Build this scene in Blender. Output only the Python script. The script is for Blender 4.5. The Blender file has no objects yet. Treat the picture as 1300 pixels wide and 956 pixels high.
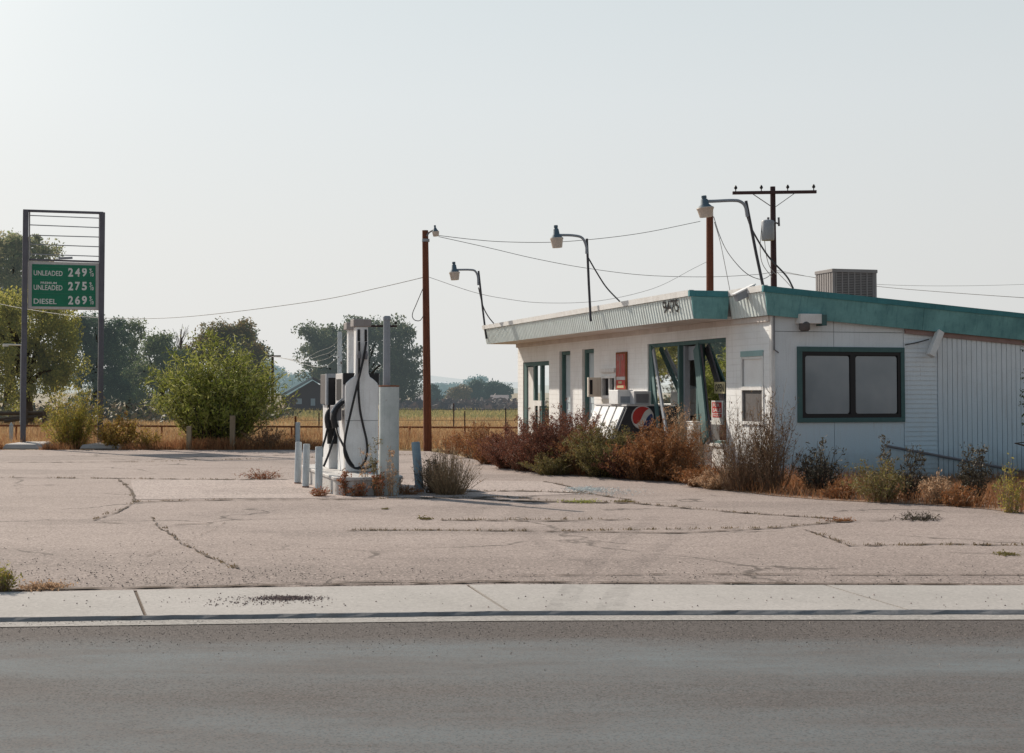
import bpy, bmesh, math, random
import numpy as np
from mathutils import Vector, Matrix

random.seed(7)
RNG = np.random.default_rng(11)
scene = bpy.context.scene
COL = scene.collection
R = math.radians

# ------------------------------------------------------------------ camera
F = 1805.0                      # focal length in photo pixels
PITCH = math.atan((497 - 433) / F)
CP, SP = math.cos(PITCH), math.sin(PITCH)
CAMH = 1.40
cam_d = bpy.data.cameras.new('camera')
cam = bpy.data.objects.new('camera', cam_d); COL.objects.link(cam)
cam.location = (0, 0, CAMH); cam.rotation_euler = (math.pi / 2 + PITCH, 0, 0)
cam_d.sensor_fit = 'HORIZONTAL'; cam_d.sensor_width = 36.0
cam_d.lens = F / 1300 * 36.0; cam_d.shift_y = -45 / 1300
cam_d.clip_start = 0.1; cam_d.clip_end = 20000
scene.camera = cam
scene.view_settings.view_transform = 'Standard'
scene.view_settings.look = 'None'
scene.view_settings.exposure = 0
scene.cycles.max_bounces = 6
scene.cycles.transparent_max_bounces = 12

def ray(px, py):
    x = (px - 650) / F; y = (433 - py) / F
    return Vector((x, CP - y * SP, SP + y * CP))
EYE = Vector((0, 0, CAMH))
def at(px, py, Y):
    d = ray(px, py); return EYE + d * (Y / d.y)
def gnd(px, py, z=0.0):
    d = ray(px, py); return EYE + d * ((z - CAMH) / d.z)

# ------------------------------------------------------------------ helpers
def wmat(o):
    m = o.matrix_basis.copy()
    while o.parent is not None:
        o = o.parent; m = o.matrix_basis @ m
    return m

def tag(o, label=None, cat=None, group=None, kind=None):
    if label: o['label'] = label
    if cat: o['category'] = cat
    if group: o['group'] = group
    if kind: o['kind'] = kind
    return o

def empty(name, loc, label, cat, group=None, rotz=0.0):
    o = bpy.data.objects.new(name, None); COL.objects.link(o)
    o.location = loc; o.rotation_euler = (0, 0, rotz); o.empty_display_size = 0.2
    return tag(o, label, cat, group)

class MB:
    def __init__(s, T=None):
        s.v = []; s.f = []; s.T = T
    def add(s, pts, faces):
        k = len(s.v)
        for p in pts:
            p = Vector(p)
            s.v.append(s.T @ p if s.T is not None else p)
        for f in faces: s.f.append([i + k for i in f])
        return s
    def box(s, c, size, rot=None):
        hx, hy, hz = size[0] / 2, size[1] / 2, size[2] / 2
        pts = [Vector((x, y, z)) for z in (-hz, hz) for y in (-hy, hy) for x in (-hx, hx)]
        if rot is not None: pts = [rot @ p for p in pts]
        c = Vector(c); pts = [p + c for p in pts]
        return s.add(pts, [(0, 2, 3, 1), (4, 5, 7, 6), (0, 1, 5, 4), (2, 6, 7, 3), (0, 4, 6, 2), (1, 3, 7, 5)])
    def span(s, x0, x1, y0, y1, z0, z1):
        return s.box(((x0 + x1) / 2, (y0 + y1) / 2, (z0 + z1) / 2), (abs(x1 - x0), abs(y1 - y0), abs(z1 - z0)))
    def hexa(s, a, b):      # two quads (4 pts each, same order) joined
        return s.add(list(a) + list(b), [(3, 2, 1, 0), (4, 5, 6, 7), (0, 1, 5, 4), (1, 2, 6, 5), (2, 3, 7, 6), (3, 0, 4, 7)])
    def quad(s, a, b, c, d): return s.add([a, b, c, d], [(0, 1, 2, 3)])
    def poly(s, pts): return s.add(pts, [list(range(len(pts)))])
    def prism(s, pts, ext):
        ext = Vector(ext); n = len(pts); P = [Vector(p) for p in pts]
        fs = [list(range(n))[::-1], [n + i for i in range(n)]]
        for i in range(n):
            j = (i + 1) % n; fs.append([i, j, n + j, n + i])
        return s.add(P + [p + ext for p in P], fs)
    def bar(s, a, b, w, t, up=(0, 0, 1)):   # rectangular bar from a to b
        a, b = Vector(a), Vector(b); d = (b - a).normalized(); u = Vector(up)
        if abs(d.dot(u)) > .98: u = Vector((1, 0, 0))
        r = d.cross(u).normalized(); u = r.cross(d).normalized()
        q = lambda p: [p - r * w / 2 - u * t / 2, p + r * w / 2 - u * t / 2, p + r * w / 2 + u * t / 2, p - r * w / 2 + u * t / 2]
        return s.hexa(q(a), q(b))
    def tube(s, pts, r, n=8, cap=True):
        P = [Vector(p) for p in pts]; m = len(P)
        rr = r if isinstance(r, (list, tuple)) else [r] * m
        ref = None; vs = []; fs = []
        for i, p in enumerate(P):
            d = (P[min(i + 1, m - 1)] - P[max(i - 1, 0)])
            if d.length < 1e-9: d = Vector((0, 0, 1))
            d.normalize()
            if ref is None:
                ref = Vector((1, 0, 0)) if abs(d.x) < .8 else Vector((0, 1, 0))
            ref = (ref - d * ref.dot(d))
            if ref.length < 1e-6: ref = d.orthogonal()
            ref.normalize(); b = d.cross(ref)
            for k in range(n):
                a = 2 * math.pi * k / n
                vs.append(p + (ref * math.cos(a) + b * math.sin(a)) * rr[i])
        for i in range(m - 1):
            for k in range(n):
                k2 = (k + 1) % n
                fs.append([i * n + k, i * n + k2, (i + 1) * n + k2, (i + 1) * n + k])
        if cap:
            fs.append(list(range(n))[::-1]); fs.append([(m - 1) * n + k for k in range(n)])
        return s.add(vs, fs)
    def lathe(s, o, prof, n=16, axis=(0, 0, 1)):   # prof: (r, h) along axis
        o = Vector(o); ax = Vector(axis).normalized()
        return s.tube([o + ax * h for r, h in prof], [max(r, 1e-4) for r, h in prof], n)
    def build(s, name, mat, parent=None, smooth=False, bevel=0.0, label=None):
        me = bpy.data.meshes.new(name)
        vs = s.v
        if parent is not None:
            im = wmat(parent).inverted(); vs = [im @ p for p in vs]
        me.from_pydata([tuple(p) for p in vs], [], s.f); me.update()
        me.materials.append(mat)
        o = bpy.data.objects.new(name, me); COL.objects.link(o)
        if parent is not None: o.parent = parent
        if smooth == 'auto':
            me.polygons.foreach_set('use_smooth', [True] * len(me.polygons))
            try: me.set_sharp_from_angle(angle=R(40))
            except Exception: pass
        elif smooth:
            me.polygons.foreach_set('use_smooth', [True] * len(me.polygons))
        if bevel:
            b = o.modifiers.new('bevel', 'BEVEL'); b.width = bevel; b.segments = 2; b.limit_method = 'ANGLE'; b.angle_limit = R(40)
        if label: o['label'] = label
        return o

def np_mesh(name, V, nper, mat, parent=None):
    """V: (N*nper,3) world verts; faces of nper verts each"""
    V = np.asarray(V, dtype=np.float64)
    if parent is not None:
        im = np.array(wmat(parent).inverted()); V = V @ im[:3, :3].T + im[:3, 3]
    n = len(V); nf = n // nper
    me = bpy.data.meshes.new(name)
    me.vertices.add(n); me.vertices.foreach_set('co', V.astype(np.float32).ravel())
    me.loops.add(n); me.loops.foreach_set('vertex_index', np.arange(n, dtype=np.int32))
    me.polygons.add(nf); me.polygons.foreach_set('loop_start', np.arange(0, n, nper, dtype=np.int32))
    me.update(calc_edges=True); me.materials.append(mat)
    o = bpy.data.objects.new(name, me); COL.objects.link(o)
    if parent is not None: o.parent = parent
    return o

def unit(a): return a / (np.linalg.norm(a, axis=-1, keepdims=True) + 1e-9)

def leaf_quads(C, L, W, axis=None, jitter=1.0):
    n = len(C)
    A = RNG.normal(size=(n, 3)) * jitter
    if axis is not None: A = A + axis
    A = unit(A); B = unit(np.cross(A, RNG.normal(size=(n, 3))))
    s = RNG.uniform(.6, 1.35, size=(n, 1)); L = L * s; W = W * s
    return np.stack([C - A * L / 2, C + B * W / 2 - A * L * .05, C + A * L / 2, C - B * W / 2 - A * L * .05], 1).reshape(-1, 3)

def ribbon_quads(P, W):
    """P: (N,K,3) paths; W: (N,) base widths; tapered ribbons as separate quads"""
    N, K, _ = P.shape
    d = P[:, -1] - P[:, 0]
    side = unit(np.cross(d, RNG.normal(size=(N, 3))))[:, None, :]
    w = (W[:, None] * np.linspace(1, .25, K)[None, :])[:, :, None] * .5
    Lf, Rt = P - side * w, P + side * w
    q = np.stack([Lf[:, :-1], Rt[:, :-1], Rt[:, 1:], Lf[:, 1:]], 2)
    return q.reshape(-1, 3)

# ------------------------------------------------------------------ materials
class N:
    def __init__(s, name):
        s.m = bpy.data.materials.new(name); s.m.use_nodes = True
        s.t = s.m.node_tree; s.b = s.t.nodes['Principled BSDF']
        s.out = s.t.nodes['Material Output']
    def n(s, typ, **kw):
        x = s.t.nodes.new(typ)
        for k, v in kw.items(): setattr(x, k, v)
        return x
    def l(s, a, b): s.t.links.new(a, b)
    def coord(s, which='Object'):
        return s.n('ShaderNodeTexCoord').outputs[which]
    def mapping(s, vec, scale=(1, 1, 1), rot=(0, 0, 0)):
        m = s.n('ShaderNodeMapping'); m.inputs['Scale'].default_value = scale; m.inputs['Rotation'].default_value = rot
        s.l(vec, m.inputs['Vector']); return m.outputs[0]
    def noise(s, vec, scale, detail=4, rough=.6, out='Fac'):
        x = s.n('ShaderNodeTexNoise'); x.inputs['Scale'].default_value = scale
        x.inputs['Detail'].default_value = detail; x.inputs['Roughness'].default_value = rough
        if vec is not None: s.l(vec, x.inputs['Vector'])
        return x.outputs[out]
    def voro(s, vec, scale, feature='F1', out='Distance'):
        x = s.n('ShaderNodeTexVoronoi'); x.feature = feature; x.inputs['Scale'].default_value = scale
        s.l(vec, x.inputs['Vector']); return x.outputs[out]
    def ramp(s, fac, stops, interp='LINEAR'):
        x = s.n('ShaderNodeValToRGB'); cr = x.color_ramp; cr.interpolation = interp
        while len(cr.elements) > 1: cr.elements.remove(cr.elements[-1])
        for i, (p, c) in enumerate(stops):
            e = cr.elements[0] if i == 0 else cr.elements.new(p)
            e.position = p
            if isinstance(c, (int, float)): c = (c, c, c)
            e.color = (*c[:3], 1)
        s.l(fac, x.inputs[0]); return x.outputs[0]
    def mix(s, a, b, fac, mode='MIX'):
        x = s.n('ShaderNodeMix', data_type='RGBA', blend_type=mode)
        for sock, v in ((x.inputs[6], a), (x.inputs[7], b)):
            if isinstance(v, (tuple, list)): sock.default_value = (*v[:3], 1)
            else: s.l(v, sock)
        if isinstance(fac, (int, float)): x.inputs[0].default_value = fac
        else: s.l(fac, x.inputs[0])
        return x.outputs[2]
    def math(s, op, a, b=0.0):
        x = s.n('ShaderNodeMath', operation=op)
        for sock, v in zip(x.inputs, (a, b)):
            if isinstance(v, (int, float)): sock.default_value = v
            else: s.l(v, sock)
        return x.outputs[0]
    def bump(s, h, strength=.3, dist=.02):
        x = s.n('ShaderNodeBump'); x.inputs['Strength'].default_value = strength; x.inputs['Distance'].default_value = dist
        s.l(h, x.inputs['Height']); s.l(x.outputs[0], s.b.inputs['Normal']); return s
    def col(s, c):
        if isinstance(c, (tuple, list)): s.b.inputs['Base Color'].default_value = (*c[:3], 1)
        else: s.l(c, s.b.inputs['Base Color'])
        return s
    def set(s, rough=.8, metal=0.0, spec=.3):
        s.b.inputs['Roughness'].default_value = rough; s.b.inputs['Metallic'].default_value = metal
        s.b.inputs['Specular IOR Level'].default_value = spec; return s

def paint(name, c, dirt=.25, dirtcol=None, scale=3.0, rough=.65, streak=True, metal=0.0, peel=None, peel_amt=.5, zgrad=None, splash=False):
    """weathered paint: blotches, vertical streaks, optional peeling to a second colour"""
    m = N(name); v = m.coord()
    dc = dirtcol or tuple(x * .45 for x in c)
    n1 = m.noise(v, scale, 6, .65)
    f = m.ramp(n1, [(.38, 0), (.75, 1)])
    f2 = m.math('MULTIPLY', f, dirt)
    base = m.mix(c, dc, f2)
    if zgrad:      # base colour turns bluer and darker towards the bottom
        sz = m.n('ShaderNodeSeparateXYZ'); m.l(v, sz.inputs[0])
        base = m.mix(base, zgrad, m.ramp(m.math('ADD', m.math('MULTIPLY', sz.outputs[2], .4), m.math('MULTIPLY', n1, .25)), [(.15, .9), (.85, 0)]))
    if streak:
        n2 = m.noise(m.mapping(v, (9, 9, .7)), 2.5, 4, .6)
        base = m.mix(base, dc, m.math('MULTIPLY', m.ramp(n2, [(.52, 0), (.72, 1)]), dirt * .8))
    if splash:     # dirt thrown up from the ground, rust runs
        sp_ = m.math('MULTIPLY', m.ramp(m.math('ADD', sz.outputs[2], m.math('MULTIPLY', m.noise(v, 6, 5, .7), .5)), [(.30, 1), (.75, 0)]), .55)
        base = m.mix(base, (.20, .17, .15), sp_)
        rr = m.noise(m.mapping(v, (16, 16, .5)), 1.6, 3, .5)
        base = m.mix(base, (.30, .22, .18), m.math('MULTIPLY', m.ramp(rr, [(.66, 0), (.76, 1)]), .35))
    if peel:
        n3 = m.noise(v, 14, 8, .75)
        base = m.mix(base, peel, m.ramp(n3, [(peel_amt, 0), (peel_amt + .03, 1)]))
    fine = m.noise(v, 60, 3, .6)
    base = m.mix(base, (0, 0, 0), m.math('MULTIPLY', m.ramp(fine, [(.5, 0), (.8, 1)]), .14))
    m.col(base).set(rough, metal)
    m.bump(n1, .08, .02)
    return m.m

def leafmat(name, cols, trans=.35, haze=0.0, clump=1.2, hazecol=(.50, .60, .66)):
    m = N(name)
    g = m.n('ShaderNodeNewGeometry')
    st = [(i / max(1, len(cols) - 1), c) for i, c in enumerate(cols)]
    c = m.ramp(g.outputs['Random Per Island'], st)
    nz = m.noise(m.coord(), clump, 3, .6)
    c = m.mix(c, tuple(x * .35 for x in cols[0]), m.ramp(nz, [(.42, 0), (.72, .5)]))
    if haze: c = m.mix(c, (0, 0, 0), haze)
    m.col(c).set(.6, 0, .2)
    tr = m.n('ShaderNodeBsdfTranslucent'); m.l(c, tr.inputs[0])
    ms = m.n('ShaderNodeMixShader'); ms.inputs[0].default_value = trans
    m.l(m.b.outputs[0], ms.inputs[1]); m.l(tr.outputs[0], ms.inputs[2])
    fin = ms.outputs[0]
    if haze:   # aerial haze put into far foliage as a faint glow
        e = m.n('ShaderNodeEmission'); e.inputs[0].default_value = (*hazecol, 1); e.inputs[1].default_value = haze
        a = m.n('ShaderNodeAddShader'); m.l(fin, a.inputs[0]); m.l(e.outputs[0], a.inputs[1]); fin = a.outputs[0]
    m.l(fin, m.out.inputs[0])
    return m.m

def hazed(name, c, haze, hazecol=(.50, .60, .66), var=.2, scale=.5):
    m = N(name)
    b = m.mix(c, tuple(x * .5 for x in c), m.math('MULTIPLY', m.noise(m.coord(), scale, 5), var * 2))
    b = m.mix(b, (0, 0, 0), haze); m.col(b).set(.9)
    e = m.n('ShaderNodeEmission'); e.inputs[0].default_value = (*hazecol, 1); e.inputs[1].default_value = haze  # distance haze put into the surface as a faint glow
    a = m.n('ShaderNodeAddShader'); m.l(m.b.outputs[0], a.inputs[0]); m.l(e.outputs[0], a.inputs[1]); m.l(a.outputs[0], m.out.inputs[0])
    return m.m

def flat(name, c, rough=.6, metal=0.0, spec=.4):
    m = N(name); v = m.coord()
    m.col(m.mix(c, tuple(x * .7 for x in c), m.ramp(m.noise(v, 8, 5), [(.4, 0), (.8, .6)]))).set(rough, metal, spec)
    return m.m

M = {}
M['white'] = paint('white_paint', (.82, .82, .81), .22, (.46, .43, .39), 2.5)
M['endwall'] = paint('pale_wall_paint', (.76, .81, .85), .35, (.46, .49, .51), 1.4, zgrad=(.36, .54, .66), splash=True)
M['trimwhite'] = paint('trim_white', (.77, .77, .76), .35, (.38, .34, .30), 4)
M['fasciawhite'] = paint('fascia_white', (.73, .81, .80), .30, (.44, .45, .42), 3)
M['teal'] = paint('weathered_teal', (.20, .43, .44), .85, (.085, .22, .24), 2.2, peel=(.30, .37, .37), peel_amt=.66)
M['tealcap'] = paint('teal_cap', (.065, .25, .28), .4, (.03, .09, .11), 2)
M['tealframe'] = paint('teal_frame', (.075, .145, .145), .4, (.04, .09, .09), 4)
M['tealpale'] = paint('pale_teal', (.30, .45, .45), .35, (.18, .27, .27), 4)
M['black'] = flat('black_rubber', (.015, .015, .018), .5)
M['darkframe'] = flat('dark_frame', (.011, .011, .014), .5)
M['doorblue'] = paint('pale_door_paint', (.50, .58, .62), .4, (.32, .36, .4), 4)
M['seam'] = flat('seam_backing', (.16, .20, .23), .9)  # grey-blue backing colour that shows in the panel gaps
M['darksteel'] = flat('dark_steel', (.05, .05, .06), .6)
M['soffit'] = paint('soffit_paint', (.66, .60, .56), .4, (.33, .27, .23), 2)
M['roofing'] = flat('roofing_felt', (.25, .24, .23), .9)
M['rust'] = paint('rust', (.26, .10, .045), .7, (.09, .04, .025), 12, rough=.9)
M['steel'] = paint('grey_steel', (.18, .18, .20), .4, (.10, .09, .09), 6, rough=.55)
M['postgrey'] = paint('sign_post_grey', (.135, .135, .16), .4, (.05, .045, .05), 5, rough=.6)
M['galv'] = paint('galvanised', (.30, .33, .37), .35, (.18, .19, .2), 10, rough=.5)
M['bolblue'] = paint('faded_post_paint', (.52, .58, .61), .5, (.25, .27, .29), 8, peel=(.13, .09, .07), peel_amt=.60)
M['bolardblue'] = paint('blue_post_paint', (.24, .33, .40), .4, (.08, .12, .16), 8, peel=(.13, .09, .07), peel_amt=.68)
M['pipeblue'] = paint('pale_green_pipe_paint', (.56, .61, .61), .6, (.28, .34, .34), 3, peel=(.17, .10, .07), peel_amt=.66)
M['pumpwhite'] = paint('pump_white', (.84, .85, .86), .42, (.46, .43, .40), 2.2, rough=.45, peel=(.30, .22, .17), peel_amt=.72)
M['creamy'] = paint('cream_paint', (.72, .68, .60), .4, (.42, .36, .30), 5)
M['woodpole'] = None
M['signgreen'] = flat('sign_green', (.006, .175, .095), .45)
M['signwhite'] = flat('sign_white', (.70, .71, .69), .5)
M['signframe'] = paint('sign_frame', (.56, .55, .55), .3, (.35, .32, .31), 6)
M['red'] = flat('sign_red', (.50, .035, .03), .5)
M['dullred'] = paint('faded_red', (.40, .055, .045), .5, (.42, .25, .23), 7, streak=True)
M['orange'] = flat('orange_red', (.60, .10, .04), .5)
M['navy'] = flat('navy_black', (.012, .016, .026), .35)
M['lampblue'] = paint('lamp_housing', (.10, .15, .19), .4, (.06, .08, .1), 8)
M['lamplens'] = flat('lamp_lens', (.58, .50, .43), .35)
M['interior'] = paint('interior_wall', (.42, .40, .37), .4, (.10, .09, .08), 1.5)
M['cooler'] = paint('cooler_metal', (.30, .28, .275), .35, (.22, .19, .17), 5)
M['coolerdark'] = paint('cooler_pad', (.12, .11, .11), .4, (.06, .055, .05), 14)
M['wire'] = flat('wire_insulation', (.06, .06, .065), .6)
M['wirepale'] = flat('pale_wire', (.34, .34, .34), .6)
M['yellowsign'] = flat('pale_yellow_sign', (.50, .44, .25), .6)
M['browntrim'] = paint('brown_trim', (.33, .22, .20), .5, (.18, .12, .11), 5)
M['bark'] = flat('bark', (.09, .07, .055), .95)
M['twig'] = flat('dry_twig', (.18, .115, .075), .95)
M['twigpale'] = flat('pale_twig', (.30, .22, .15), .95)
M['straw'] = leafmat('straw', [(.30, .22, .13), (.46, .34, .21), (.20, .15, .10), (.40, .26, .15)], .3)
M['twigdark'] = flat('dark_twig', (.05, .04, .04), .95)

def pole_wood(name, c, d):
    m = N(name); v = m.coord()
    n1 = m.noise(m.mapping(v, (14, 14, .6)), 2.5, 6, .7)
    n2 = m.noise(v, 1.1, 3)
    b = m.mix(c, d, m.ramp(n1, [(.35, 0), (.7, 1)]))
    b = m.mix(b, tuple(x * .5 for x in d), m.math('MULTIPLY', n2, .5))
    m.col(b).set(.85); m.bump(n1, .4, .02); return m.m
M['woodpole'] = pole_wood('red_brown_pole_wood', (.24, .085, .045), (.11, .04, .026))
M['utilwood'] = pole_wood('dark_pole_wood', (.085, .05, .055), (.045, .028, .032))
M['postwood'] = pole_wood('grey_post_wood', (.36, .29, .20), (.20, .15, .10))

# glass that mirrors the trees and lets the dark room show through
g = N('shop_glass')
tr = g.n('ShaderNodeBsdfTransparent'); tr.inputs[0].default_value = (.78, .83, .83, 1)
gl = g.n('ShaderNodeBsdfGlossy'); gl.inputs['Roughness'].default_value = .015; gl.inputs[0].default_value = (.9, .92, .92, 1)
ms = g.n('ShaderNodeMixShader'); lw = g.n('ShaderNodeFresnel'); lw.inputs[0].default_value = 1.75
bm_ = g.n('ShaderNodeBump'); bm_.inputs['Strength'].default_value = .02; g.l(g.noise(g.coord(), 1.5, 2), bm_.inputs['Height']); g.l(bm_.outputs[0], gl.inputs['Normal'])
g.l(lw.outputs[0], ms.inputs[0]); g.l(tr.outputs[0], ms.inputs[1]); g.l(gl.outputs[0], ms.inputs[2]); g.l(ms.outputs[0], g.out.inputs[0])
M['glass'] = g.m
g = N('filmed_window_pane'); v = g.coord()
g.col(g.mix((.19, .225, .255), (.27, .30, .325), g.ramp(g.noise(g.mapping(v, (1, 1, .8)), 1.6, 3, .5), [(.35, 0), (.7, 1)]))).set(.12, 0, .9)
M['filmpane'] = g.m

# block wall: courses in a painted masonry wall
def block_mat(name, c, d):
    m = N(name); v = m.coord()
    sx = m.n('ShaderNodeSeparateXYZ'); m.l(v, sx.inputs[0])
    cz_ = m.math('MODULO', m.math('ADD', sx.outputs[2], 10), .102)
    course = m.ramp(m.math('DIVIDE', cz_, .102), [(0, 1), (.05, 1), (.12, 0)])
    n1 = m.noise(v, 1.8, 6, .65)
    b = m.mix(c, d, m.math('MULTIPLY', m.ramp(n1, [(.4, 0), (.75, 1)]), .35))
    st = m.noise(m.mapping(v, (7, 7, .5)), 2.2, 4)
    b = m.mix(b, d, m.math('MULTIPLY', m.ramp(st, [(.54, 0), (.75, 1)]), .4))
    b = m.mix(b, tuple(x * .75 for x in c), m.math('MULTIPLY', course, .35))
    nz = m.math('LESS_THAN', sx.outputs[2], .0)
    low = m.ramp(sx.outputs[2], [(0.02, 1), (.55, 0)])
    pn = m.ramp(m.noise(v, 9, 6, .7), [(.50, 0), (.56, 1)])
    b = m.mix(b, (.36, .27, .21), m.math('MULTIPLY', m.math('MULTIPLY', low, pn), .7))
    m.col(b).set(.75); h = m.math('ADD', m.math('MULTIPLY', course, -1), m.math('MULTIPLY', n1, .5))
    m.bump(h, .35, .008); return m.m
M['block'] = block_mat('painted_block', (.83, .84, .84), (.52, .50, .47))

# asphalt lot
def asphalt(name, c1, c2, c3, speck, big=.25, cracks=True, bands=False, streak=.28, sp_amt=1.0, front=False):
    m = N(name); v = m.coord()
    n1 = m.noise(v, big, 5, .6); n2 = m.noise(v, 1.7, 6, .7); n3 = m.noise(v, speck, 3, .8)
    b = m.mix(c1, c2, m.ramp(n1, [(.36, 0), (.66, 1)]))
    b = m.mix(b, c3, m.math('MULTIPLY', m.ramp(n2, [(.48, 0), (.72, 1)]), .45))
    st = m.noise(m.mapping(v, (.25, 1.6, 1)), .9, 5, .65)
    b = m.mix(b, tuple(x * .7 for x in c3), m.math('MULTIPLY', m.ramp(st, [(.50, 0), (.70, 1)]), streak))
    if bands:      # wheel tracks polished smooth along the road
        sx = m.n('ShaderNodeSeparateXYZ'); m.l(v, sx.inputs[0])
        wy = m.math('ADD', sx.outputs[1], m.math('MULTIPLY', m.noise(m.mapping(v, (.22, 1, 1)), .9, 5), .9))
        bd = m.ramp(m.math('DIVIDE', wy, 9.5), [(.40, .6), (.68, .75), (.735, .45), (.785, .45), (.825, .9), (.885, .8), (.925, 0)])
        b = m.mix(b, (.168, .193, .203), m.math('MULTIPLY', bd, m.ramp(m.noise(m.mapping(v, (.6, 2.2, 1)), 1.2, 6, .7), [(.32, .25), (.62, 1)])))
    if front:      # ravelled, gravelly strip by the sidewalk and broad worn patches
        sy = m.n('ShaderNodeSeparateXYZ'); m.l(v, sy.inputs[0])
        ff = m.ramp(m.math('DIVIDE', m.math('ADD', sy.outputs[1], m.math('MULTIPLY', m.noise(v, .8, 5, .65), 3.0)), 20), [(.57, .55), (.74, 0)])
        b = m.mix(b, tuple(x * .70 for x in c3), ff)
        pt = m.noise(m.mapping(v, (.5, 1, 1)), .33, 6, .62)
        b = m.mix(b, tuple(x * .74 for x in c3), m.math('MULTIPLY', m.ramp(pt, [(.52, 0), (.58, .6), (.8, .8)]), .75))
    vz = m.voro(v, speck * .55, out='Color')
    sp = m.n('ShaderNodeSeparateColor'); m.l(vz, sp.inputs[0])
    b = m.mix(b, tuple(x * .35 for x in c1), m.math('MULTIPLY', m.ramp(sp.outputs[0], [(.62, 0), (.95, 1)]), .75 * sp_amt) if not bands else m.math('MULTIPLY', m.math('SUBTRACT', 1.0, m.math('MULTIPLY', bd, .75)), m.ramp(sp.outputs[0], [(.58, 0), (.95, .95)])))
    b = m.mix(b, tuple(min(1, x * 1.75) for x in c1), m.math('MULTIPLY', m.ramp(sp.outputs[1], [(.74, 0), (1, 1)]), .65 * sp_amt))
    h = m.math('ADD', n3, m.math('MULTIPLY', n2, .6))
    if cracks:
        wv = m.n('ShaderNodeVectorMath', operation='ADD'); m.l(v, wv.inputs[0])
        wn = m.noise(v, 1.3, 4, .6, 'Color'); sc_ = m.n('ShaderNodeVectorMath', operation='SCALE'); sc_.inputs['Scale'].default_value = .9
        m.l(wn, sc_.inputs[0]); m.l(sc_.outputs[0], wv.inputs[1])
        ed = m.voro(wv.outputs[0], .36, 'DISTANCE_TO_EDGE')
        mask = m.ramp(m.noise(v, .5, 3), [(.46, 0), (.56, 1)])
        cr = m.math('MULTIPLY', m.ramp(ed, [(.004, 1), (.013, 0)]), mask)
        b = m.mix(b, (.075, .06, .05), m.math('MULTIPLY', cr, .75))
    m.col(b).set(.9, 0, .25); m.bump(h, .5, .006); return m.m
M['lot'] = asphalt('old_asphalt', (.335, .272, .243), (.395, .325, .292), (.282, .230, .205), 125, sp_amt=.9, front=True)
M['road'] = asphalt('road_asphalt', (.112, .096, .089), (.132, .116, .108), (.094, .081, .075), 210, cracks=False, bands=True)
M['slab'] = asphalt('slab_concrete', (.40, .33, .30), (.44, .37, .335), (.345, .28, .255), 95, big=.5, cracks=False)
M['sidewalk'] = asphalt('sidewalk_concrete', (.40, .375, .35), (.445, .415, .39), (.34, .315, .295), 110, big=.6, cracks=False, streak=.15, sp_amt=.28)
M['guttercon'] = asphalt('gutter_concrete', (.33, .31, .29), (.38, .355, .33), (.25, .235, .22), 110, big=.8, cracks=False, sp_amt=.6)
M['crack'] = flat('crack_dirt', (.10, .07, .05), .95)
M['kerb'] = paint('kerb_concrete', (.25, .245, .245), .6, (.09, .09, .095), 3)
M['islandpaint'] = paint('island_paint', (.55, .54, .53), .6, (.30, .26, .23), 4, peel=(.22, .15, .11), peel_amt=.60)
M['concrete'] = paint('rough_concrete', (.45, .42, .40), .4, (.25, .22, .2), 5)

# earth and field
m = N('field_ground'); v = m.coord()
sx = m.n('ShaderNodeSeparateXYZ'); m.l(v, sx.inputs[0])
yw = m.math('ADD', sx.outputs[1], m.math('MULTIPLY', m.noise(v, .08, 4), 14))
zone = m.ramp(m.math('DIVIDE', yw, 200), [(.0, (.20, .125, .07)), (.20, (.30, .20, .085)), (.33, (.30, .215, .085)), (.36, (.21, .205, .08)), (.50, (.22, .21, .09)), (.56, (.30, .22, .12)), (.9, (.30, .25, .16)), (1, (.32, .29, .22))])
nn = m.noise(v, 1.4, 6, .7)
b = m.mix(zone, (.10, .065, .045), m.math('MULTIPLY', m.ramp(nn, [(.45, 0), (.7, 1)]), .6))
m.col(b).set(.95); m.bump(nn, .5, .05); M['field'] = m.m
m = N('dirt'); v = m.coord(); nn = m.noise(v, 5, 7, .75)
m.col(m.mix((.24, .15, .10), (.36, .25, .18), m.ramp(nn, [(.35, 0), (.7, 1)]))).set(.95); m.bump(nn, .6, .03); M['dirt'] = m.m

# ------------------------------------------------------------------ world and sun
SUN_AZ = R(-43); SUN_EL = R(33.5)
w = bpy.data.worlds.new('World'); scene.world = w; w.use_nodes = True
nt = w.node_tree; bg = nt.nodes['Background']; wo = nt.nodes['World Output']
sky = nt.nodes.new('ShaderNodeTexSky'); sky.sky_type = 'NISHITA'; sky.sun_disc = False
sky.sun_elevation = SUN_EL; sky.sun_rotation = SUN_AZ; sky.dust_density = 4.0; sky.air_density = 1.5
bg.inputs[1].default_value = .06
nt.links.new(sky.outputs[0], bg.inputs[0])
tc = nt.nodes.new('ShaderNodeTexCoord'); sp = nt.nodes.new('ShaderNodeSeparateXYZ'); nt.links.new(tc.outputs['Generated'], sp.inputs[0])
rp = nt.nodes.new('ShaderNodeValToRGB'); e = rp.color_ramp.elements
e[0].position = 0; e[0].color = (.755, .755, .74, 1); e[1].position = 1; e[1].color = (.14, .24, .36, 1)
for p, c in ((.10, (.755, .77, .765)), (.20, (.735, .775, .79)), (.28, (.69, .75, .775)), (.38, (.40, .49, .56)), (.55, (.26, .36, .46))):
    x = e.new(p); x.color = (*c, 1)
nt.links.new(sp.outputs[2], rp.inputs[0])
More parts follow.
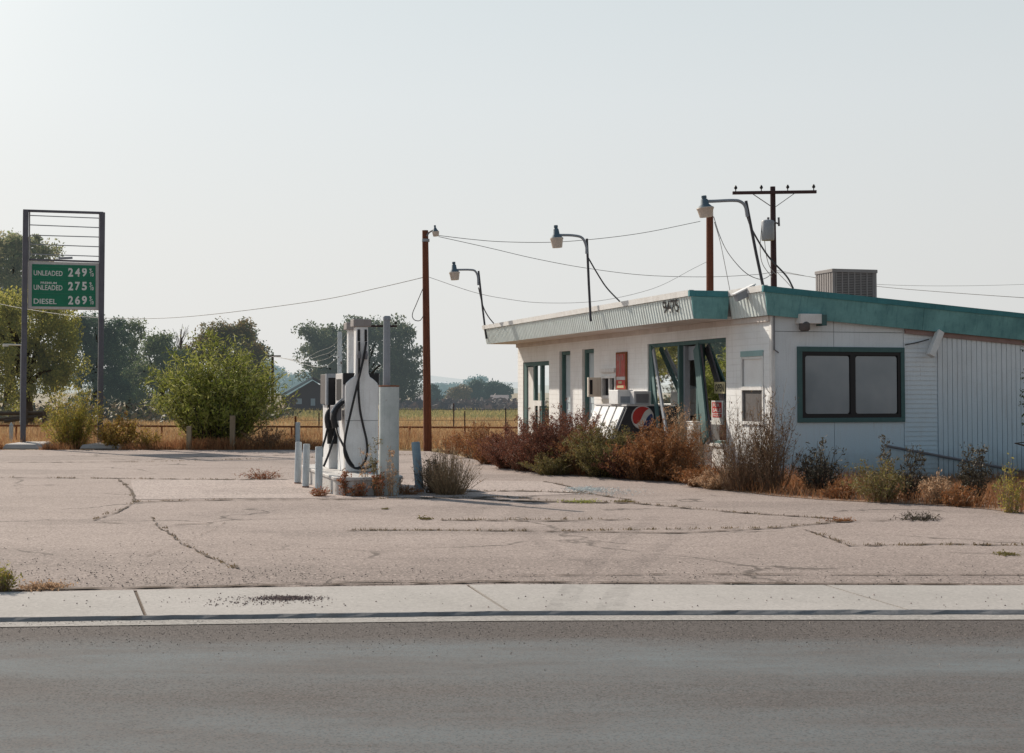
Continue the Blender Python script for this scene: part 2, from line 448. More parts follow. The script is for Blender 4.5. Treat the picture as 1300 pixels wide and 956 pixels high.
bg2 = nt.nodes.new('ShaderNodeBackground'); bg2.inputs[1].default_value = 1.0; dh = nt.nodes.new('ShaderNodeVectorMath'); dh.operation = 'DOT_PRODUCT'; nt.links.new(tc.outputs['Generated'], dh.inputs[0]); dh.inputs[1].default_value = (math.sin(SUN_AZ), math.cos(SUN_AZ), 0)
fa = nt.nodes.new('ShaderNodeMath'); fa.operation = 'MULTIPLY_ADD'; nt.links.new(dh.outputs['Value'], fa.inputs[0]); fa.inputs[1].default_value = .26; fa.inputs[2].default_value = .86
nt.links.new(rp.outputs[0], bg2.inputs[0]); nt.links.new(fa.outputs[0], bg2.inputs[1])
mxs = nt.nodes.new('ShaderNodeMixShader'); mxs.inputs[0].default_value = .93
nt.links.new(bg.outputs[0], mxs.inputs[1]); nt.links.new(bg2.outputs[0], mxs.inputs[2])
sdir = Vector((math.sin(SUN_AZ) * math.cos(SUN_EL), math.cos(SUN_AZ) * math.cos(SUN_EL), math.sin(SUN_EL)))
dp = nt.nodes.new('ShaderNodeVectorMath'); dp.operation = 'DOT_PRODUCT'; nt.links.new(tc.outputs['Generated'], dp.inputs[0]); dp.inputs[1].default_value = sdir
mx0 = nt.nodes.new('ShaderNodeMath'); mx0.operation = 'MAXIMUM'; nt.links.new(dp.outputs['Value'], mx0.inputs[0]); mx0.inputs[1].default_value = 0
pw = nt.nodes.new('ShaderNodeMath'); pw.operation = 'POWER'; nt.links.new(mx0.outputs[0], pw.inputs[0]); pw.inputs[1].default_value = 22
ml = nt.nodes.new('ShaderNodeMath'); ml.operation = 'MULTIPLY'; nt.links.new(pw.outputs[0], ml.inputs[0]); ml.inputs[1].default_value = 1.7
bg3 = nt.nodes.new('ShaderNodeBackground'); bg3.inputs[0].default_value = (1, .9, .78, 1); nt.links.new(ml.outputs[0], bg3.inputs[1])
ads = nt.nodes.new('ShaderNodeAddShader'); nt.links.new(mxs.outputs[0], ads.inputs[0]); nt.links.new(bg3.outputs[0], ads.inputs[1]); nt.links.new(ads.outputs[0], wo.inputs[0])
sd = bpy.data.lights.new('sun', 'SUN'); sd.energy = 5.0; sd.angle = R(.6); sd.color = (1, .89, .76)
so = bpy.data.objects.new('sun', sd); COL.objects.link(so)
sdir = Vector((math.sin(SUN_AZ) * math.cos(SUN_EL), math.cos(SUN_AZ) * math.cos(SUN_EL), math.sin(SUN_EL)))
so.rotation_euler = sdir.to_track_quat('Z', 'Y').to_euler(); so.location = (-20, 40, 30)

# ------------------------------------------------------------------ the setting
mb = MB()
xs = sorted(set(list(np.linspace(-120, 120, 49)) + [-9000, -3000, -900, -400, -220, 220, 400, 900, 3000, 9000]))
ys = sorted(set(list(np.linspace(12, 120, 37)) + [-60, -20, 4, 10.6, 160, 240, 400, 900, 2000, 5000, 12000]))
def gz(x, y):
    if y < 11: return -.30
    if y < 32: return -.06
    return -.05 + .035 * math.sin(x * .7 + y * .31) * math.sin(y * .43 - x * .2) - .02
P = [(x, y, gz(x, y)) for y in ys for x in xs]; nx = len(xs)
mb.add(P, [(j * nx + i, j * nx + i + 1, (j + 1) * nx + i + 1, (j + 1) * nx + i) for j in range(len(ys) - 1) for i in range(nx - 1)])
tag(mb.build('ground', M['field']), kind='structure')

KX = list(range(-500, 1801, 20))
KN = {p: (random.gauss(0, .22), random.gauss(0, .2)) for p in KX}
def interp(px, tab): return float(np.interp(px, [t[0] for t in tab], [t[1] for t in tab]))
T_back = [(-500, 760), (-200, 756), (0, 752), (325, 746), (650, 741.5), (975, 742.5), (1300, 743), (1800, 744)]
T_top = [(-500, 791), (-200, 787.6), (0, 783.7), (325, 779.7), (650, 775.5), (975, 774.4), (1300, 773.8), (1800, 773.2)]
T_bot = [(-500, 797), (-200, 793.5), (0, 789.5), (325, 785.5), (650, 781.3), (975, 780.6), (1300, 780.3), (1800, 780)]
T_road = [(-500, 804), (-200, 800), (0, 796), (325, 791.5), (650, 788), (975, 787), (1300, 786.6), (1800, 786)]
KZ = -.021
back = [gnd(p, interp(p, T_back), .004) for p in KX]
top = [gnd(p, interp(p, T_top) + KN[p][0], .004) for p in KX]
bot = [gnd(p, interp(p, T_bot) + KN[p][1], KZ) for p in KX]
rd = [gnd(p, interp(p, T_road), KZ + .006) for p in KX]
# sidewalk, laid in bays with open joints
joints = [((172, 748.5), (185, 781)), ((593, 742.5), (645, 774.5)), ((1048, 742.8), (1150, 772.6))]
jb = [gnd(*a, .004) for a, b_ in joints]; jt = [gnd(*b_, .004) for a, b_ in joints]
def along(line, x):
    for a, b_ in zip(line[:-1], line[1:]):
        if a.x <= x <= b_.x: return a.lerp(b_, (x - a.x) / (b_.x - a.x))
    return line[-1].copy()
mb = MB()
edgesB = [back[0].x] + [p.x for p in jb] + [back[-1].x]; edgesT = [top[0].x] + [p.x for p in jt] + [top[-1].x]
for i in range(len(edgesB) - 1):
    g0 = .012 if i else 0; g1 = .012 if i < len(edgesB) - 2 else 0
    NS = 33; ks = np.linspace(0, 1, NS)
    bx = [edgesB[i] + g0 + (edgesB[i + 1] - g1 - edgesB[i] - g0) * k for k in ks]
    tx = [edgesT[i] + g0 + (edgesT[i + 1] - g1 - edgesT[i] - g0) * k for k in ks]
    for a in range(NS - 1):
        b0, b1, t0, t1 = along(back, bx[a]), along(back, bx[a + 1]), along(top, tx[a]), along(top, tx[a + 1])
        mb.quad(t0, t1, b1, b0)
        dz = Vector((0, 0, -.05))
        if a == 0: mb.quad(b0 + dz, t0 + dz, t0, b0)
        if a == NS - 2: mb.quad(t1 + dz, b1 + dz, b1, t1)
tag(mb.build('sidewalk', M['sidewalk']), kind='structure')
mb = MB()
for i in range(len(KX) - 1):   # dirt bed under the joints
    z = Vector((0, 0, -.02)); mb.quad(top[i] + z, top[i + 1] + z, back[i + 1] + z + Vector((0, .08, .012)), back[i] + z + Vector((0, .08, .012)))
tag(mb.build('joint_bed', M['crack']), kind='structure')
mb = MB()
for i in range(len(KX) - 1):   # rolled kerb, then gutter pan
    a0, a1, c0, c1 = top[i], top[i + 1], bot[i], bot[i + 1]
    def prof(a, c):
        m1 = a.lerp(c, .22); m1.z = a.z - .003
        m2 = a.lerp(c, .85); m2.z = c.z + .006
        return [a, m1, m2, c]
    p0, p1 = prof(a0, c0), prof(a1, c1)
    for k in range(3): mb.quad(p0[k + 1], p1[k + 1], p1[k], p0[k])
tag(mb.build('kerb', M['kerb']), kind='structure')
mb = MB()
for i in range(len(KX) - 1): mb.quad(rd[i], rd[i + 1], bot[i + 1], bot[i])
tag(mb.build('gutter', M['guttercon']), kind='structure')
mb = MB()
for i in range(len(KX) - 1):
    f0 = Vector((rd[i].x * 1.4, -8, KZ)); f1 = Vector((rd[i + 1].x * 1.4, -8, KZ))
    z = Vector((0, 0, -.004)); mb.quad(f0, f1, rd[i + 1] + z, rd[i] + z)
mb.quad((-60, -30, KZ - .01), (60, -30, KZ - .01), (60, -7.9, KZ - .01), (-60, -7.9, KZ - .01))
tag(mb.build('road', M['road']), kind='structure')

# parking lot asphalt
edge_px = [(1300, 652), (1250, 646), (1190, 641), (1100, 637), (1040, 634), (980, 629), (930, 623), (890, 615), (860, 611), (800, 607), (740, 604), (690, 600), (640, 594), (605, 584), (575, 577), (545, 573), (480, 571.5), (400, 571), (330, 571), (230, 571), (150, 571), (60, 571), (0, 571), (-120, 571)]
lot = [Vector((p.x, p.y - .02, 0)) for p in back]
far = [gnd(*p) for p in edge_px]
poly = lot + [Vector((30, 10.6, 0)), Vector((30, 17.5, 0))] + far + [Vector((-45, 35, 0)), Vector((-45, 10, 0))]
mb = MB(); mb.poly(poly)
lot_o = tag(mb.build('parking_lot', M['lot']), kind='structure')
bm = bmesh.new(); bm.from_mesh(lot_o.data); bmesh.ops.triangulate(bm, faces=bm.faces[:])
for f in bm.faces:
    if f.normal.z < 0: f.normal_flip()
bm.to_mesh(lot_o.data); bm.free()
# lighter concrete apron round the pump island
mb = MB()
sp_ = [(172, 634), (166, 610), (420, 607.5), (690, 611), (725, 619), (742, 627), (660, 629.5), (480, 632), (300, 632.5)]
mb.poly([gnd(*p, .004) for p in sp_])
tag(mb.build('concrete_apron', M['slab']), kind='structure')
# cracks and seams with grit in them, one partly a sign shadow
def crack(pts, width, jit=.5, z=.009):
    P = [gnd(*p, z) for p in pts]; out = []
    for a, b_ in zip(P[:-1], P[1:]):
        n = max(2, int((b_ - a).length / .10))
        for k in range(n): out.append(a.lerp(b_, k / n))
    out.append(P[-1]); mbk = MB(); L = []; Rr = []
    off = 0
    for i, p in enumerate(out):
        d = (out[min(i + 1, len(out) - 1)] - out[max(i - 1, 0)]).normalized(); s_ = Vector((-d.y, d.x, 0))
        off = off * .8 + random.gauss(0, .012) * jit
        wv = width * (.62 + 1.3 * abs(d.x)) * random.uniform(.15, 1.3) * (1 if random.random() > .2 else .1)
        c = p + s_ * off; L.append(c - s_ * wv / 2); Rr.append(c + s_ * wv / 2)
    for i in range(len(out) - 1): mbk.quad(L[i], L[i + 1], Rr[i + 1], Rr[i])
    o = mbk.build('pavement_crack', M['crack'], lot_o); return o
crack([(118, 660), (150, 650), (172, 637), (300, 634), (480, 633.5), (640, 630.5)], .05)
crack([(172, 636), (166, 622), (156, 612), (150, 608)], .05)
crack([(192, 656), (204, 668), (232, 690), (262, 705), (298, 722)], .022, 1.0)
crack([(0, 606), (160, 607), (300, 609), (420, 608)], .05)
crack([(0, 587), (150, 586), (260, 579), (420, 577), (540, 577)], .06)  # seam whose middle stretch paints in the price sign's cast shadow
crack([(560, 660), (700, 661), (800, 659)], .04)
crack([(440, 673), (560, 672), (700, 674), (860, 676), (980, 670), (1070, 662)], .035)
crack([(650, 730), (900, 728), (1100, 729), (1300, 729)], .02, .3)
crack([(600, 632), (650, 635), (720, 637), (800, 638)], .10)
crack([(580, 624), (660, 623), (720, 625), (740, 626)], .11)
crack([(690, 611), (720, 617), (745, 626), (800, 634)], .05)
crack([(800, 638), (930, 650), (1060, 658)], .05)
crack([(1020, 672), (1080, 692), (1200, 690), (1300, 692)], .035, 1)
crack([(1060, 662), (1130, 660)], .08)
crack([(0, 748.5), (300, 743), (640, 738), (980, 740), (1300, 741.5)], .035, .3)
crack([(300, 742), (420, 738), (640, 737)], .02, .4)
crack([(180, 706), (225, 690), (300, 660)], .012, 1.5)
crack([(60, 660), (140, 663), (200, 666), (270, 664)], .018, 1.2)

g = N('tyre_rubber'); tr_m = g.n('ShaderNodeBsdfTransparent'); ms_m = g.n('ShaderNodeMixShader'); g.col((.05, .045, .045)).set(.9)
g.l(g.math('MULTIPLY', g.ramp(g.noise(g.coord(), 7, 5, .7), [(.40, 0), (.68, 1)]), .15), ms_m.inputs[0]); g.l(tr_m.outputs[0], ms_m.inputs[1]); g.l(g.b.outputs[0], ms_m.inputs[2]); g.l(ms_m.outputs[0], g.out.inputs[0])
for pts_ in ([(832, 655), (800, 676), (772, 698), (748, 722), (730, 742), (708, 774)], [(880, 664), (850, 684), (824, 704), (800, 728), (790, 742), (772, 774)], [(660, 668), (690, 690), (715, 705), (760, 715)]):
    P_ = [gnd(*p, .010) for p in pts_]; mb = MB(); q = []
    for i, p in enumerate(P_):
        d = (P_[min(i + 1, len(P_) - 1)] - P_[max(i - 1, 0)]).normalized(); s_ = Vector((-d.y, d.x, 0)) * .085; q.append((p - s_, p + s_))
    for i in range(len(q) - 1): mb.quad(q[i][0], q[i + 1][0], q[i + 1][1], q[i][1])
    mb.build('tyre_mark', g.m, lot_o)
for px_, py_, rx_, ry_ in ((545, 648, .8, .9), (640, 640, .6, .7), (380, 645, .9, .8), (330, 622, .7, .9), (300, 652, .5, .6), (700, 655, .7, .9)):
    c_ = gnd(px_, py_, .0135); mb = MB(); mb.poly([c_ + Vector((rx_ * math.cos(R(a)) * (1 + .25 * math.sin(3 * R(a) + px_)), ry_ * math.sin(R(a)) * (1 + .2 * math.cos(2 * R(a) + py_)), 0)) for a in range(0, 360, 15)])
    mb.build('oil_stain', g.m, lot_o)

# distant hills
def hill(name, Y, prof, mat, x0=-1500, x1=1500):
    mb = MB(); pts = []
    for i in range(121):
        px = -2200 + i * 45
        h = interp(px, prof) + 1.0 * math.sin(px * .021) + .6 * math.sin(px * .057 + 1)
        p = at(px, h, Y); pts.append(p)
    for a, b_ in zip(pts[:-1], pts[1:]):
        mb.quad(Vector((a.x, a.y - Y * .25, -1)), Vector((b_.x, b_.y - Y * .25, -1)), b_, a)
    tag(mb.build(name, mat), kind='structure')
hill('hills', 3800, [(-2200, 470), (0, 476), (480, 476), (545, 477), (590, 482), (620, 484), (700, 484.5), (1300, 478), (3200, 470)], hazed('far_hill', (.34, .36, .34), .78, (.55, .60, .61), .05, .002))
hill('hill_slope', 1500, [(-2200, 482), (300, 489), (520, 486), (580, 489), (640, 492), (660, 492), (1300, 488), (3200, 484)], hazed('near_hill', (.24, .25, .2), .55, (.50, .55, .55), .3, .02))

# ------------------------------------------------------------------ the building
EV = ray(130, 497); EV.z = 0; EV.normalize()
EU = Vector((EV.y, -EV.x, 0))
C0 = gnd(980, 612)
TH = math.atan2(EU.y, EU.x)
bld = empty('service_station', C0, 'low white painted abandoned filling station with teal fascia and long canopy', 'building', rotz=TH)
TB = Matrix.Translation(C0) @ Matrix.Rotation(TH, 4, 'Z')
TBi = TB.inverted()
def loc_ray(px, py):
    return TBi @ EYE, TBi.to_3x3() @ ray(px, py)
def onU(px, py, u=0.0):
    o, d = loc_ray(px, py); p = o + d * ((u - o.x) / d.x); return p.y, p.z
def onV(px, py, v=0.0):
    o, d = loc_ray(px, py); p = o + d * ((v - o.y) / d.y); return p.x, p.z
def W(u, v, z): return TB @ Vector((u, v, z))
VL = 14.0; UR = 8.0
# openings on the long wall (v0, v1, z0, z1)
va, zh = onU(822, 437); vb, _ = onU(921.6, 429)
zsill = onU(900, 562)[1]
d1a, zd = onU(724, 446); d1b, _ = onU(710, 446)
d2a, _ = onU(754, 441.5); d2b, _ = onU(739, 443)
s0, zs = onU(697, 458); s1, _ = onU(664, 460.5)
w0, zw1 = onU(968, 447); w1, _ = onU(942.5, 449); zw0 = onU(955, 535)[1]
a0, za1 = onU(781.5, 480); a1, _ = onU(766, 481); za0 = onU(774, 502)[1]
vd0, _ = onU(884, 500); vd1, _ = onU(863, 500)     # door bay inside the shopfront
zd = .5 * (zd + onU(754, 441.5)[1])
opens = [(vb, vd0, zsill, zh), (vd0, vd1, .10, zh), (vd1, va, zsill - .05, zh), (d1a, d1b, .08, zd), (d2a, d2b, .08, zd), (s0, s1, .1, zs), (w0, w1, zw0, zw1), (a0, a1, za0, za1)]
def wall_grid(mb, along0, along1, z0, z1, holes, P, depth):
    A = sorted(set([along0, along1] + [h[0] for h in holes] + [h[1] for h in holes]))
    Z = sorted(set([z0, z1] + [h[2] for h in holes] + [h[3] for h in holes]))
    inside = lambda a, z: any(h[0] < a < h[1] and h[2] < z < h[3] for h in holes)
    for a, b_ in zip(A[:-1], A[1:]):
        for c, d in zip(Z[:-1], Z[1:]):
            if not inside((a + b_) / 2, (c + d) / 2):
                mb.quad(P(a, c, 0), P(b_, c, 0), P(b_, d, 0), P(a, d, 0))
    for h in holes:
        a, b_, c, d = h
        # merged neighbours: skip reveals shared between openings
        for e0, e1, zz0, zz1 in ((a, a, c, d), (b_, b_, c, d)):
            side = -1 if e0 == a else 1
            if not inside(e0 + side * 1e-3, (c + d) / 2):
                mb.quad(P(e0, c, 0), P(e0, d, 0), P(e0, d, depth), P(e0, c, depth))
        for zz in (c, d):
            side = -1 if zz == c else 1
            if not inside((a + b_) / 2, zz + side * 1e-3):
                mb.quad(P(a, zz, 0), P(b_, zz, 0), P(b_, zz, depth), P(a, zz, depth))
mb = MB(TB)
wall_grid(mb, 0, VL, -.1, 2.75, opens, lambda a, z, d: (d, a, z), .24)
# far gable and back, plain
mb.quad((0, VL, -.1), (UR, VL, -.1), (UR, VL, 2.2), (0, VL, 2.75))
mb.quad((UR, 0, -.1), (UR, VL, -.1), (UR, VL, 2.1), (UR, 0, 2.1))
mb.build('wall', M['block'], bld)
# interior room and closed backs behind the doors
mb = MB(TB)
mb.quad((.25, .3, .06), (3.4, .3, .06), (3.4, 5.9, .06), (.25, 5.9, .06))
mb.quad((3.4, .3, .06), (3.4, 5.9, .06), (3.4, 5.9, 2.58), (3.4, .3, 2.58))
mb.quad((.25, .3, .06), (3.4, .3, .06), (3.4, .3, 2.58), (.25, .3, 2.58))
mb.quad((.25, 5.9, .06), (3.4, 5.9, .06), (3.4, 5.9, 2.58), (.25, 5.9, 2.58))
mb.quad((.25, .3, 2.58), (3.4, .3, 2.58), (3.4, 5.9, 2.58), (.25, 5.9, 2.58))
mb.build('room', M['interior'], bld)

# end wall in three claddings
u1 = onV(1147, 500)[0]; u2 = onV(1190, 500)[0]; us = onV(1059, 500)[0]
wx0, wz1 = onV(1011.5, 440); wx1, _ = onV(1147, 440); _, wz0 = onV(1080, 536)
zb = lambda u: 2.60 - .0745 * u        # underside of the end fascia
mb = MB(TB)
mb.add([(0, .03, -.1), (UR, .03, -.1), (UR, .03, 2.1), (0, .03, 2.7)], [(0, 1, 2, 3)])
mb.build('wall_backing', M['seam'], bld)
mb = MB(TB); G = .004
zseam = onV(1020, 421)[1]
panels = [(0.0, us, -.08, zseam), (us, u1 + .006, -.08, zseam), (0.0, us, zseam, 2.72), (us, u1 + .006, zseam, 2.62)]
for (p0, p1, z0, z1) in panels:
    holes = []
    hx0, hx1, hz0, hz1 = max(p0, wx0), min(p1, wx1), max(z0, wz0), min(z1, wz1)
    if hx1 > hx0 and hz1 > hz0: holes = [(hx0 - (G * 2 if hx0 == p0 else 0), hx1 + (G * 2 if hx1 == p1 else 0), hz0, hz1)]
    A0, A1, Z0, Z1 = p0 + G, p1 - G, z0 + G, z1 - G
    if not holes:
        mb.span(A0, A1, 0, .012, Z0, Z1)
    else:
        h = holes[0]
        if h[0] > A0: mb.span(A0, h[0], 0, .012, Z0, Z1)
        if h[1] < A1: mb.span(h[1], A1, 0, .012, Z0, Z1)
        c0, c1 = max(A0, h[0]), min(A1, h[1])
        if h[2] > Z0: mb.span(c0, c1, 0, .012, Z0, h[2])
        if h[3] < Z1: mb.span(c0, c1, 0, .012, h[3], Z1)
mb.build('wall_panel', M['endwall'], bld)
mb = MB(TB); z = -.05
while z < 2.42:
    t = z + .074
    mb.hexa([(u1 + .01, -.012, z), (u2 - .005, -.012, z), (u2 - .005, .02, z), (u1 + .01, .02, z)], [(u1 + .01, -.002, t), (u2 - .005, -.002, t), (u2 - .005, .02, t), (u1 + .01, .02, t)]); z = t
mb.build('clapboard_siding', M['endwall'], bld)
mb = MB(TB); u = u2
while u < UR:
    wd = random.choice([.085, .088, .092, .1])
    mb.span(u + .005, u + wd - .005, -.02 - random.uniform(0, .004), .02, -.05, 2.56 - .0745 * u); u += wd
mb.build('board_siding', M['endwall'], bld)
mb = MB(TB); mb.span(-.012, .05, -.035, .045, -.08, 2.6)
mb.build('corner_board', M['trimwhite'], bld)
# brown trim board under the fascia
mb = MB(TB); b0 = u1 + .02
mb.hexa([(b0, -.05, zb(b0) - .10), (UR, -.05, zb(UR) - .12), (UR, .0, zb(UR) - .12), (b0, .0, zb(b0) - .10)], [(b0, -.05, zb(b0) + .02), (UR, -.05, zb(UR) + .02), (UR, .0, zb(UR) + .02), (b0, .0, zb(b0) + .02)])
mb.build('eave_board', M['browntrim'], bld)

# big end window
wn = MB(TB); fr = .078
wn.span(wx0, wx1, -.035, .02, wz1 - fr, wz1); wn.span(wx0, wx1, -.035, .02, wz0, wz0 + fr * .9)
wn.span(wx0, wx0 + fr, -.035, .02, wz0 + fr * .9, wz1 - fr); wn.span(wx1 - fr * .85, wx1, -.035, .02, wz0 + fr * .9, wz1 - fr)
win = wn.build('window', M['tealframe'], bld, bevel=.004)
ix0, ix1, iz0, iz1 = wx0 + fr, wx1 - fr * .85, wz0 + fr * .9, wz1 - fr
umid = onV(1082, 490)[0]
mb = MB(TB); t = .052
mb.span(ix0, ix1, -.02, .02, iz1 - t, iz1); mb.span(ix0, ix1, -.02, .02, iz0, iz0 + t * 1.1)
mb.span(ix0, ix0 + t, -.02, .02, iz0 + t * 1.1, iz1 - t); mb.span(ix1 - t, ix1, -.02, .02, iz0 + t * 1.1, iz1 - t)
mb.span(umid - .045, umid + .045, -.022, .02, iz0 + t * 1.1, iz1 - t)
mb.build('frame', M['darkframe'], win)
def rrect(x0, x1, z0, z1, r, y):
    pts = []
    for cx, cz, a0_ in ((x1 - r, z1 - r, 0), (x0 + r, z1 - r, 90), (x0 + r, z0 + r, 180), (x1 - r, z0 + r, 270)):
        for k in range(5):
            a = R(a0_ + k * 22.5); pts.append((cx + r * math.cos(a), y, cz + r * math.sin(a)))
    return pts[::-1]
for p0, p1 in ((ix0 + t, umid - .045), (umid + .045, ix1 - t)):
    mb = MB(TB); mb.poly([(p0, .004, iz0 + t), (p1, .004, iz0 + t), (p1, .004, iz1 - t), (p0, .004, iz1 - t)]); mb.build('gasket', M['darkframe'], win)
    mb = MB(TB); mb.poly(rrect(p0 + .012, p1 - .012, iz0 + t + .012, iz1 - t - .012, .04, -.004))
    mb.build('pane', M['filmpane'], win)

# roof, canopy soffit, fascias
vj, _ = onU(928, 404, -.12)             # where the deep canopy starts
OC = -.77; ON = -.10; ZB = 2.59
mb = MB(TB)
mb.hexa([(ON + .03, -.06, ZB + .02), (UR, -.06, ZB + .02 - .0745 * UR), (UR, VL + .1, ZB + .02 - .0745 * UR), (ON + .03, VL + .1, ZB + .02)],
        [(ON + .03, -.06, 2.94), (UR, -.06, 2.40), (UR, VL + .1, 2.40), (ON + .03, VL + .1, 2.94)])
mb.span(OC + .04, ON + .03, vj + .03, VL + .1, ZB + .03, 2.95)
mb.build('roof', M['roofing'], bld)
mb = MB(TB); mb.span(OC + .03, -.005, vj + .03, VL + .12, ZB - .012, ZB + .03)
mb.build('soffit', M['soffit'], bld)
mb = MB(TB)
mb.span(-.05, .02, 0, VL, ZB - .10, ZB - .013)
mb.build('soffit_moulding', M['soffit'], bld)
lean = .075; HP = .35; HC = .10; THK = .03
def fascia_long(name, ou, v0, v1, lean0, lean1):
    f = MB(TB); c = MB(TB)
    # backing
    f.hexa([(ou, v0, ZB - .01), (ou, v1, ZB - .01), (ou - lean, v1 + lean1, ZB + HP), (ou - lean, v0 + lean0, ZB + HP)],
           [(ou + THK, v0, ZB - .01), (ou + THK, v1, ZB - .01), (ou - lean + THK, v1 + lean1, ZB + HP), (ou - lean + THK, v0 + lean0, ZB + HP)])
    n = int((v1 - v0) / .115); 
    for i in range(n):
        a = v0 + (v1 - v0) * (i + .18) / n; b_ = v0 + (v1 - v0) * (i + .42) / n
        f.hexa([(ou - .002, a - .012, ZB - .012), (ou - .002, b_ + .012, ZB - .012), (ou - lean - .002, b_ + .012, ZB + HP - .002), (ou - lean - .002, a - .012, ZB + HP - .002)],
               [(ou - .011, a, ZB - .012), (ou - .011, b_, ZB - .012), (ou - lean - .011, b_, ZB + HP - .002), (ou - lean - .011, a, ZB + HP - .002)])
    o = f.build('fascia', M['fasciawhite'], bld)
    k = ou - lean
    c.hexa([(k - .035, v0 + lean0 - .0, ZB + HP + .004), (k - .035, v1 + lean1, ZB + HP + .004), (k - .045, v1 + lean1, ZB + HP + HC), (k - .045, v0 + lean0, ZB + HP + HC)],
           [(k + .04, v0 + lean0, ZB + HP + .004), (k + .04, v1 + lean1, ZB + HP + .004), (k + .04, v1 + lean1, ZB + HP + HC), (k + .04, v0 + lean0, ZB + HP + HC)])
    c.build('fascia_cap', M['trimwhite'], o)
    return o
fascia_long('f', OC, vj, VL + .15, -lean, 0)
fascia_long('f', ON, -.10, vj, -lean, 0)
def fascia_end(u0, u1_, v, lean0, slope, capmat=None):
    f = MB(TB); c = MB(TB); z = lambda u: ZB - .01 - slope * (u - u0)
    shr = .02 * (u1_ - u0) / 4.6 if slope else 0
    n = max(1, int((u1_ - u0) / 2.3))
    for i in range(n):      # sheets butted with a hairline joint
        a = u0 + (u1_ - u0) * i / n + (.003 if i else 0); b_ = u0 + (u1_ - u0) * (i + 1) / n - (.003 if i < n - 1 else 0)
        at_, bt = (a + lean0 if i == 0 else a), b_
        f.hexa([(a, v, z(a)), (b_, v, z(b_)), (bt, v - lean, z(b_) + HP), (at_, v - lean, z(a) + HP)],
               [(a, v + THK, z(a)), (b_, v + THK, z(b_)), (bt, v - lean + THK, z(b_) + HP), (at_, v - lean + THK, z(a) + HP)])
    o = f.build('fascia', M['teal'], bld, label='teal painted sheet metal fascia panel')
    k = v - lean; s0_, s1_ = u0 + lean0 - (.045 if lean0 else 0), u1_
    c.hexa([(s0_, k - .018, z(u0) + HP + .004), (s1_, k - .018, z(u1_) + HP + .004), (s1_, k - .026, z(u1_) + HP + HC - shr), (s0_, k - .026, z(u0) + HP + HC)],
           [(s0_, k + .04, z(u0) + HP + .004), (s1_, k + .04, z(u1_) + HP + .004), (s1_, k + .04, z(u1_) + HP + HC - shr), (s0_, k + .04, z(u0) + HP + HC)])
    c.build('fascia_cap', M['tealcap'], o)
fascia_end(ON, UR, -.10, -lean, .0745)
fascia_end(OC, ON - lean - .01, vj, -lean, 0)

# shopfront: frame, glass, leaning boards
def barU(mb, v0, v1, z0, z1, u0=.03, u1_=.11): mb.span(u0, u1_, v0, v1, z0, z1)
sf = MB(TB)
barU(sf, vb, va, zh - .07, zh); barU(sf, vb, vb + .05, zsill, zh - .07); barU(sf, va - .10, va, zsill - .05, zh - .07)
barU(sf, vd1, vd1 + .08, .1, zh - .07, -.01, .11); barU(sf, vd0 - .10, vd0, .1, zh - .07, -.01, .11)
barU(sf, vb + .05, vd0 - .10, zsill, zsill + .05); barU(sf, vd1 + .08, va - .10, zsill - .05, zsill)
shop = sf.build('shop_window', M['tealframe'], bld, bevel=.004)
for p0, p1 in ((vb + .05, vd0 - .10), (vd1 + .08, va - .10)):
    mb = MB(TB); mb.quad((.06, p0, zsill), (.06, p1, zsill), (.06, p1, zh - .07), (.06, p0, zh - .07)); mb.build('pane', M['glass'], shop)
mb = MB(TB); mb.span(-.03, .16, vb - .02, vd0, zsill - .05, zsill - .002); mb.span(-.03, .16, vd1, va + .02, zsill - .10, zsill - .052)
mb.build('sill', M['trimwhite'], shop)
# open door bay
dr = MB(TB)
q = vd1 - .02
dr.span(.14, .17, vd0 + .02, vd1 - .02, zh - .34, zh - .09)
for k in range(2): pass
dr.bar((.12, q, .12), (.12, q, zh - .08), .10, .10)
door = dr.build('door', M['galv'], bld, label='open glazed shop door with white rails')
mb = MB(TB); cv = (vd0 + vd1) / 2
mb.span(.28, .31, vd0 + .06, vd0 + .22, .14, zh - .1); mb.span(.28, .31, cv + .1, cv + .26, .14, zh - .1)
mb.span(.28, .31, vd0 + .22, cv + .1, 1.55, 1.78); mb.span(.28, .31, vd0 + .22, cv + .1, .14, .5)
mb.build('rail', M['pumpwhite'], door)
mb = MB(TB); mb.quad((.30, vd0 + .22, .5), (.30, cv + .1, .5), (.30, cv + .1, 1.55), (.30, vd0 + .22, 1.55)); mb.build('pane', M['glass'], door)

# plain doors
for (p0, p1, nm) in ((d1a, d1b, 'a'), (d2a, d2b, 'b')):
    f = MB(TB); f.span(.06, .2, p0 + .002, p0 + .07, .08, zd - .002); f.span(.06, .2, p1 - .09, p1 - .002, .08, zd - .002); f.span(.06, .2, p0 + .07, p1 - .09, zd - .08, zd - .002)
    d_ = MB(TB); d_.span(.13, .17, p0 + .07, p1 - .09, .1, zd - .08)
    d_.span(.12, .131, p0 + .16, p1 - .18, 1.15, zd - .22); d_.span(.12, .131, p0 + .16, p1 - .18, .25, 1.0)
    do = d_.build('door', M['doorblue'], bld, bevel=.004, label='white panel door set deep in its opening')
    f.build('frame', M['tealframe'], do)
    mb = MB(TB); mb.lathe((.10, p0 + .12, 1.0), [(.02, 0), (.03, .015), (.03, .03)], 10, (1, 0, 0)); mb.build('handle', M['steel'], do)
